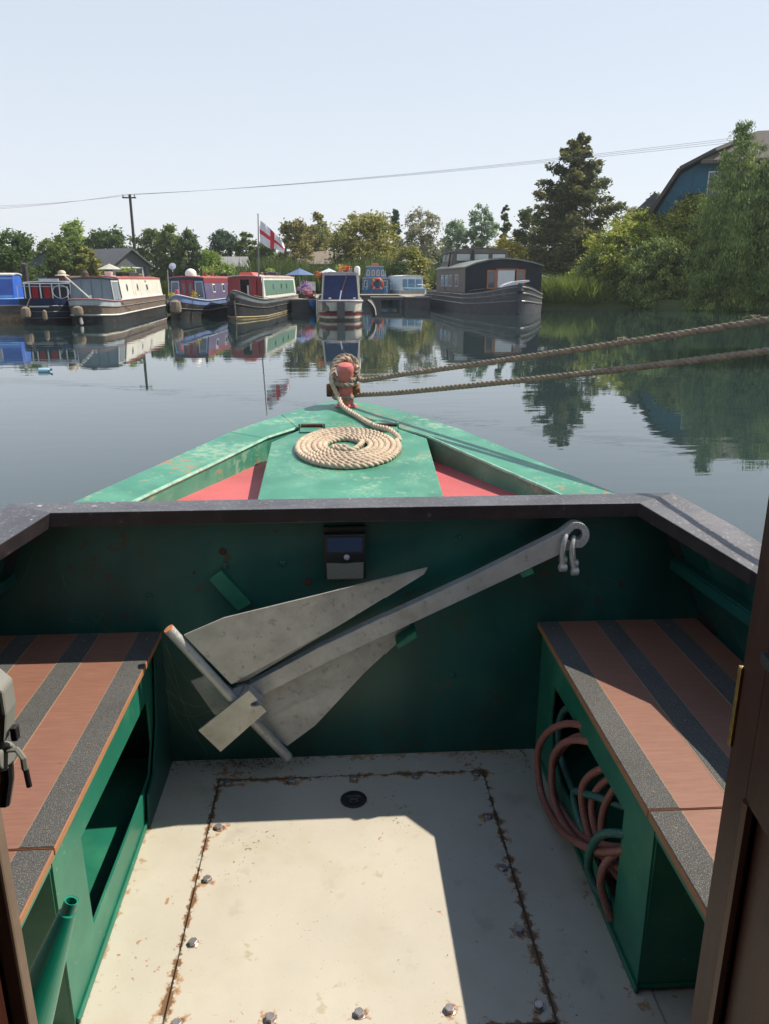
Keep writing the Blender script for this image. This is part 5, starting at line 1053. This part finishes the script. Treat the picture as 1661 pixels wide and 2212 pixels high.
x_ = 1.62; t = thing('long_fender', 'long black and grey fender leaning off the right side of the blue canvas boat', 'fender', (x_, 36.6, .2)); MB().tube(spline([(1.30, 36.6, .86), (1.50, 36.55, .78), (1.66, 36.5, .5), (1.72, 36.45, .12)], 5), [.05, .08, .10, .11, .12, .13, .14, .14, .14, .14, .13, .12, .11, .09, .07, .04], 10).build('fender_body', M_black, t, smooth=True); MB().tube(spline([(1.43, 36.45, .86), (1.58, 36.41, .74), (1.74, 36.36, .5), (1.79, 36.32, .2)], 4), .025, 5).build('fender_rope', M_wstripe, t)
# 7 small blue cabin boat with lifebuoy, behind the pontoon
M_sb = paint('dusty_blue_paint', (.09, .19, .33))
b = thing('small_blue_boat', 'small blue cabin boat with arched windows and an orange lifebuoy behind the pontoon', 'boat', (at(812, 62)[0], 62.4, 0), rad(2))
W, Z, ys = hull(b, 7, 1.1, 1.2, .4, 1.05, 1.0, [M_hb, M_sb], [0, .4, 1.0], blunt=.5); c = Cab(b, .5, 5, 1.02, .98, .95, 1.85, M_sb, M_wstripe, M_sb, camber=.03); c2 = Cab(b, .9, 4, .88, .66, 1.88, 2.72, M_sb, M_wstripe, M_sb, camber=.03)
for x in (-.66, -.26, .12, .50): 
    ps = [(x, 2.05), (x + .24, 2.05), (x + .23, 2.45), (x + .12, 2.53), (x + .01, 2.45)]; f_ = fpoly(b, 'window', M_wstripe, ps, .86, .90); fpoly(f_, 'pane', M_glass, [(x + .06, 2.1), (x + .18, 2.1), (x + .17, 2.42), (x + .12, 2.46), (x + .07, 2.42)], .85, .86)
fbox(b, 'roof_light', M_redr, -.28, .28, 1.6, 2.4, 2.80, 3.02, bevel=.03); fbox(b, 'cabin_door', paint('deep_blue', (.03, .07, .15)), -.3, .3, .46, .50, .95, 1.75)
for x in (-.85, .62): f_ = fbox(b, 'window', M_wstripe, x, x + .28, .46, .50, 1.2, 1.7); fbox(f_, 'pane', M_glass, x + .04, x + .24, .45, .46, 1.25, 1.65)
t = thing('lifebuoy', 'orange lifebuoy hung on the front of the small blue boat', 'lifebuoy', (at(816, 62)[0], 62.6, 1.35)); q = Vector(at(817, 62.2, 612)); q.y = 62.72; q.z = 1.42
MB().tube([(q.x + .40 * math.cos(k / 24 * 6.283), q.y, q.z + .40 * math.sin(k / 24 * 6.283)) for k in range(24)], .10, 10, closed=True).build('ring', pm('orange_red_buoy', (.62, .10, .05), .5, var=.1), t, smooth=True)
for k in (0, 1, 2, 3): a = k * math.pi / 2 + .78; MB().box((q.x + .40 * math.cos(a), q.y, q.z + .40 * math.sin(a)), (.24, .22, .09), (0, -a, 0)).build('white_band', M_wstripe, t, bevel=.02)
for x in (-.95, 1.15): rod(b, 'stern_rail', paint('pale_blue_rail', (.3, .45, .55)), [(x, .0, 1.0), (x, .0, 1.5), (x * .7, .0, 1.52), (x * .7, .0, 1.0)], .03)
# 8 small white cruiser
b = thing('white_cruiser', 'small white cruiser with light blue trim beside the barge stern', 'boat', (at(905, 61)[0], 61.5, 0), rad(-12))
W, Z, ys = hull(b, 7, 1.15, 1.6, .5, 1.05, .95, [paint('teal_hull', (.04, .17, .22)), M_wstripe], [0, .5, 1.0], blunt=.4); c = Cab(b, 1.6, 5.5, 1.0, .85, .95, 2.0, M_white, M_white, M_white)
for (x0, x1) in ((-.80, -.42), (-.34, .20), (.28, .78)): f_ = fbox(b, 'window', M_white, x0 - .03, x1 + .03, 1.56, 1.60, 1.15, 1.85); fbox(f_, 'pane', glassy('pale_blue_screen', (.16, .28, .38), .08), x0, x1, 1.55, 1.56, 1.2, 1.8)
rod(b, 'bow_rail', M_chrome, [(-.9, 1.2, 1.05), (-.8, .7, 1.35), (0, .2, 1.4), (.8, .7, 1.35), (.9, 1.2, 1.05)], .025); fbox(b, 'deck_cover', paint('light_blue_cover', (.08, .25, .40)), -.8, .8, .3, 1.4, 1.0, 1.12, bevel=.04)
# 9 big dark barge
M_bg9 = paint('weathered_grey_steel', (.055, .062, .075), rough=.6, spots=[((.16, .15, .14), 3, .55, .15, .6), ((.22, .17, .12), 12, .68, .06, .6)])
M_cw = paint('brownish_cabin_steel', (.13, .11, .10), rough=.6); az9 = rad(-2.5)
b = thing('black_barge', 'large dark grey barge with arched black front wall, timber doors and wheelhouse', 'barge', (9.55, 41.4, 0), az9)
W, Z, ys = hull(b, 17, 2.32, 3.6, .62, 1.52, 1.05, [M_bg9, M_bg9, M_bg9], [0, .35, .68, 1.0], rake=.15, flare=.06, blunt=.03)
for f in (.72, .92, .45): strake(b, W, Z, ys, f, paint('rubbed_steel_strake', (.20, .20, .19)), .035, bl=3.6, flare=.06, rake=.15)
fbox(b, 'stem_bar', M_bg9, -.10, .10, -.10, .10, .0, 1.60, bevel=.03); MB().lathe([(.16, 0), (.2, .1), (.16, .2)], (-.02, -.10, 1.1), 12).build('bow_roller', M_hb, b, world=False)
M_bk = pm('black_blue_canvas', (.012, .016, .024), .7, var=.3, vs=1.5)
hw9 = 2.2; arc9 = [(-hw9, 2.38), (-1.6, 2.62), (-.8, 2.80), (0, 2.86), (.8, 2.80), (1.6, 2.66), (hw9, 2.50)]
fpoly(b, 'front_wall', M_bk, [(-hw9, 1.1), (hw9, 1.1)] + list(reversed(arc9)), 3.55, 3.65)
fpoly(b, 'cabin_roof', paint('grey_green_roof', (.20, .23, .19)), [(-hw9 - .05, 2.39)] + [(p[0], p[1] + .01) for p in arc9[1:-1]] + [(hw9 + .05, 2.50), (hw9 + .05, 2.56)] + [(p[0], p[1] + .09) for p in reversed(arc9[1:-1])] + [(-hw9 - .05, 2.46)], 3.45, 13.5)
for sg in (-1, 1):
    c = type('o', (), {})(); MB().bb(*sorted((sg * 2.13, sg * 2.2)), 3.66, 13.4, 1.02, 2.40).build('cabin_side', M_cw, b, world=False)
    for y in (5.6, 7.6, 8.9, 10.4): f_ = MB().bb(*sorted((sg * 2.195, sg * 2.23)), y, y + .95, 1.35, 2.05).build('window', paint('pale_frame', (.40, .44, .46)), b, world=False); MB().bb(*sorted((sg * 2.228, sg * 2.24)), y + .08, y + .87, 1.42, 1.98).build('pane', glassy('blue_grey_glass', (.13, .17, .20), .08), f_, world=False)
M_tim = pm('orange_brown_timber', (.33, .13, .07), .5, var=.25, vs=6)
def fr9(x0, x1, z0, z1, y=3.50):
    m = MB(); t_ = .09; m.bb(x0, x0 + t_, y, y + .05, z0, z1); m.bb(x1 - t_, x1, y, y + .05, z0, z1); m.bb(x0 + t_, x1 - t_, y, y + .05, z1 - t_, z1); m.bb(x0 + t_, x1 - t_, y, y + .05, z0, z0 + t_); return m.build('cabin_door', M_tim, b, world=False)
f_ = fr9(-.98, -.45, 1.25, 2.28); fbox(f_, 'pane', M_glass, -.89, -.54, 3.52, 3.535, 1.34, 2.19)
f_ = fr9(-.45, .82, 1.25, 2.36); fbox(f_, 'white_blind', pm('white_slatted_blind', (.60, .62, .63), .6, var=.2, vs=9, stretch=(14, 1, .4)), -.36, .62, 3.52, 3.54, 1.34, 2.27)
f_ = fr9(.70, 1.22, 1.25, 2.32, 3.47); fbox(f_, 'pane', glassy('brown_grey_glass', (.12, .11, .11), .1), .79, 1.13, 3.49, 3.505, 1.34, 2.23)
mb = MB(); mb.prism([(-.75, 1.38), (.1, 1.52), (.75, 1.66), (.72, 1.74), (-.1, 1.66), (-.6, 1.50)], .9, 1.7, 'y'); mb.build('folded_cover', paint('pale_tarpaulin', (.62, .63, .64)), b, world=False)
c = Cab(b, 9.5, 13.4, 1.9, 1.75, 2.42, 3.45, M_cw, paint('brown_grey_wheelhouse_roof', (.16, .14, .13), rough=.7), M_cw, camber=.22, lip=.1)
for (x0, x1) in ((-1.65, -.65), (-.50, .52), (.65, 1.6)): f_ = fbox(b, 'wheelhouse_window', M_bg9, x0, x1, 9.46, 9.495, 2.85, 3.38); fbox(f_, 'pane', glassy('pale_reflective_glass', (.42, .45, .46), .12), x0 + .07, x1 - .07, 9.445, 9.46, 2.92, 3.31)
for y in (9.7, 10.9, 12.1): f_ = c.win(y + .5, 2.85, 3.38, 1.0, -1, frame=M_bg9, glass=MATS['pale_reflective_glass'])
fbox(b, 'mast_post', M_black, -.62, -.52, 9.3, 9.4, 2.5, 3.55); rod(b, 'wheelhouse_post', M_black, [(-2.2, 9.9, 1.1), (-1.9, 9.9, 3.4)], .06)
# clutter on the roofs: planks, poles, boxes, plants and ropes, each a part of its boat
def deck_rope(root, pts): MB().tube(spline(pts, 4), .016, 5).build('mooring_line', M_rope_f, root, world=False)
for nm, z, y0, hw_ in (('white_narrowboat', 1.93, 5, .45), ('red_door_narrowboat', 1.95, 4.6, .4), ('green_narrowboat', 2.0, 5.4, .4), ('blue_canvas_narrowboat', 2.12, 3.2, .45), ('blue_narrowboat', 2.06, 3, .4)):
    rt = bpy.data.objects[nm]; rr = random.Random(nm)
    rod(rt, 'roof_pole', paint('pole_brown', (.28, .14, .07)), [(-hw_, y0, z), (-hw_ + .1, y0 + 5.5, z)], .025); rod(rt, 'roof_pole', M_wstripe, [(-hw_ + .15, y0 + .3, z), (-hw_ + .2, y0 + 4.6, z)], .02)
    fbox(rt, 'roof_plank', M_pl0, -hw_ - .15, -hw_ - .02, y0 + .2, y0 + 3.8, z - .04, z + .0)
    for k in range(4):
        y = y0 + .8 + k * 1.7 + rr.uniform(0, .6); x = rr.uniform(-.1, hw_); q = rr.random()
        if q < .35: vent(rt, x, y, z - .02, .10)
        elif q < .65: fbox(rt, 'roof_box', [M_hb, M_greyc, M_redr][k % 3], x - .2, x + .2, y, y + .5, z - .03, z + rr.uniform(.12, .22), bevel=.02)
        else:
            pt_ = MB().lathe([(.09, 0), (.13, .16)], (x, y, z - .02), 10).build('plant_pot', M_redr, rt, world=False)
            P, A, B = scatter(np.array([(x, y, z + .26)] * 3), .20, 40, .05, .6); o_ = leaves('plant', P, A, B, LM['light'], None); o_.parent = rt
    for sg in (-1, 1): rod(rt, 'roof_hand_rail', M_redr if nm != 'blue_narrowboat' else M_lbl, [(sg * .66, y0 - .8, z - .03), (sg * .66, y0 + 7.5, z - .03)], .018)
deck_rope(bpy.data.objects['white_narrowboat'], [(.5, .6, 1.0), (.9, 1.4, .9), (1.1, 2.6, .8), (1.25, 4.0, .72)]); deck_rope(bpy.data.objects['green_narrowboat'], [(.6, 1.5, 1.05), (1.2, 4, .85), (1.6, 8.5, .78)]); deck_rope(bpy.data.objects['blue_canvas_narrowboat'], [(-.7, .5, .88), (-1.0, 4, .8), (-1.4, 10.2, .76)]); deck_rope(bpy.data.objects['black_barge'], [(-1.5, 1.8, 1.3), (-2.4, 5, 1.05), (-3.6, 9.6, .76)])
# pontoons and their furniture
M_pl = pm('weathered_pontoon_boards', (.33, .29, .24), .85, var=.2, vs=2, stretch=(1, 8, 1)); M_con = pm('grey_pontoon_float', (.085, .09, .095), .8, var=.3, vs=1.2, spots=[((.05, .06, .045), 3, .55, .2, .6), ((.16, .15, .13), 9, .62, .1, .5)])
def pontoon(name, label, x0, x1, y0, y1, floats, z=.72, beam=.14):
    t = thing(name, label, 'pontoon', ((x0 + x1) / 2, y0, 0)); MB().bb(x0, x1, y0, y1, z - .06, z).build('deck', M_pl, t)
    MB().bb(x0 + .03, x1 - .03, y0 + .03, y1 - .03, z - .06 - beam, z - .062).build('edge_beam', M_con, t)
    for (a0, a1, b0_, b1) in floats: MB().bb(a0, a1, b0_, b1, -.3, z - .062 - beam).build('float', M_con, t, bevel=.05)
    return t
pontoon('pontoon', 'finger pontoon between the green sided boat and the blue canvas boat', -2.6, -1.22, 45.0, 57, [(-2.55, -1.27, 45.05, 47.6), (-2.55, -1.27, 50, 52.5), (-2.55, -1.27, 54.5, 56.6)])
pontoon('pontoon', 'finger pontoon beside the black barge', 4.35, 6.0, 50.8, 57, [(4.4, 5.95, 50.85, 53), (4.4, 5.95, 55, 56.8)])
pontoon('walkway', 'main floating walkway running across behind the berthed boats', -8, 12.6, 57.02, 59.4, [(x, x + 2.2, 57.1, 59.3) for x in (-7.5, -3.5, .5, 4.4, 8.4)], .74)
pontoon('pontoon', 'slim angled pontoon arm right of the blue canvas boat', 2.2, 4.3, 51.6, 52.5, [(2.3, 2.9, 51.65, 52.45)], .70)
MB_ = tag(MB().tube(spline([(-1.38, 44.9, .72), (-1.36, 44.82, .45), (-1.33, 44.8, .10)], 4), [.06, .15, .18, .20, .20, .20, .19, .14, .06], 10).build('blue_fender', pm('blue_plastic_sheet', (.01, .10, .28), .4, var=.3, vs=6), None, smooth=True), 'bright blue fender hanging on the pontoon corner left of the blue canvas boat', 'fender')
def parasol(name, label, px, d, top, wpx, mat, low=None):
    x, y, zt_ = at(px, d, top); r = wpx / FPX * d / 2; t = thing(name, label, 'parasol', (x, y, GZ)); n = 8; hh = r * .42; ring = [(x + r * math.cos(k / n * 6.283), y + r * math.sin(k / n * 6.283), zt_ - hh) for k in range(n)]
    MB().add([(x, y, zt_)] + ring, [(0, k + 1, (k + 1) % n + 1) for k in range(n)]).build('canopy', mat, t); MB().tube([(x, y, low or GZ), (x, y, zt_ + .05)], .03, 6).build('pole', M_chrome, t)
parasol('parasol', 'slate blue parasol on the pontoon behind the purple flowers', 648, 56, 579, 62, pm('slate_blue_cloth', (.09, .15, .29), .8, var=.1), .7)
parasol('parasol', 'very pale blue parasol just left behind the blue canvas boat', 711, 57.6, 579, 42, pm('pale_blue_cloth', (.50, .62, .68), .8, var=.1), .7)
parasol('parasol', 'beige parasol left of the dark bungalow', 236, 62, 569, 50, pm('beige_cloth', (.42, .40, .34), .8, var=.1))
for (x, y, z, r, m_, l, nm) in ((-1.95, 47.2, 1.35, .36, leaf_mat('purple_flowers', (.22, .12, .34), (.50, .36, .62)), 'tall purple flowers in a planter on the finger pontoon', 'flower_planter'), (-1.75, 46.2, .98, .26, leaf_mat('pink_flowers', (.40, .14, .26), (.68, .42, .50)), 'pink and mauve flowers in front of the tall purple ones', 'flower_planter'), (-1.45, 45.7, .86, .18, leaf_mat('red_pink_flowers', (.48, .05, .06), (.7, .25, .25)), 'red flowers at the near corner of the finger pontoon', 'flower_planter')):
    t = thing(nm, l, 'flowers', (x, y, .72)); MB().bb(x - r * .8, x + r * .8, y - .15, y + .15, .72, .72 + r * .7).build('planter', pm('dark_planter', (.05, .045, .045), .8), t, bevel=.02)
    P, A, B = scatter(np.array([(x + RNG.normal() * r * .5, y, z + RNG.normal() * r * .4) for _ in range(10)]), r * .5, 45, .05, .7); leaves('flowers', P, A, B, m_, t)
t = thing('garden_chair', 'white framed chair beside the purple flowers', 'chair', (-1.45, 48, .72))
MB().bb(-1.7, -1.25, 47.8, 48.25, 1.12, 1.17).build('seat', M_wstripe, t); MB().bb(-1.7, -1.25, 48.22, 48.27, 1.17, 1.65).build('backrest', M_wstripe, t)
for (x, y) in ((-1.68, 47.83), (-1.28, 47.83), (-1.68, 48.2), (-1.28, 48.2)): MB().bb(x - .02, x + .02, y - .02, y + .02, .72, 1.12).build('leg', M_wstripe, t)
x, y, _ = at(56, 49); t = thing('mooring_post', 'dark wooden post standing behind the bright blue boat', 'post', (x, y, 0)); MB().tube([(x, y, -.5), (x, y, 2.55)], .16, 10).build('post', MATS['creosoted_wood'], t, smooth=True); MB().lathe([(.18, 0), (.18, .06), (.05, .1)], (x, y, 2.54), 10).build('post_cap', M_bg9, t)
for i, px in enumerate((722, 640)):
    x, y, zt_ = at(px, 80, 505 if i == 0 else 600)
    if i == 0: t = thing('lamp_column', 'thin dark column standing before the brown roofed building', 'post', (x, y, GZ)); MB().tube([(x, y, GZ), (x, y, zt_)], [.10, .07], 8).build('column', M_bg9, t, smooth=True); MB().bb(x - .15, x + .15, y - .08, y + .08, zt_, zt_ + .12).build('column_cap', M_bg9, t)
fx0, fx1 = at(1186, 74)[0], at(1226, 74)[0]; t = thing('picket_fence', 'short white picket fence under the tall conifer', 'fence', (fx0, 71, GZ)); m = MB()
k = fx0
while k < fx1: MB().bb(k, k + .10, 71, 71.04, GZ, GZ + 1.35).build('picket', M_white, t); k += .28
MB().bb(fx0, fx1, 71.045, 71.08, GZ + .9, GZ + 1.0).build('fence_rail', M_white, t)
x, y, zt_ = at(1408, 96, 439); t = thing('grey_mast', 'short grey mast showing left of the blue house roof', 'mast', (x, y, GZ)); MB().tube([(x, y, GZ), (x, y, zt_)], .09, 6).build('shaft', M_chrome, t); MB().bb(x - .2, x + .2, y, y + .06, zt_ - .1, zt_).build('bracket', M_chrome, t)

# summer haze in the air between here and the far trees
hb = MB().bb(-330, 330, -30, 330, -1.2, 24).build('haze', None, None) if 0 else None
hm = bpy.data.materials.new('summer_haze'); hm.use_nodes = True; N = hm.node_tree.nodes; N.clear(); pv = N.new('ShaderNodeVolumePrincipled'); pv.inputs['Color'].default_value = (.86, .90, .96, 1); pv.inputs['Density'].default_value = .00045; pv.inputs['Anisotropy'].default_value = .2
ho = N.new('ShaderNodeOutputMaterial'); hm.node_tree.links.new(pv.outputs[0], ho.inputs['Volume'])
tag(MB().bb(-2600, 2600, -600, 3600, -1.6, 24).build('haze', hm, None), kind='stuff')
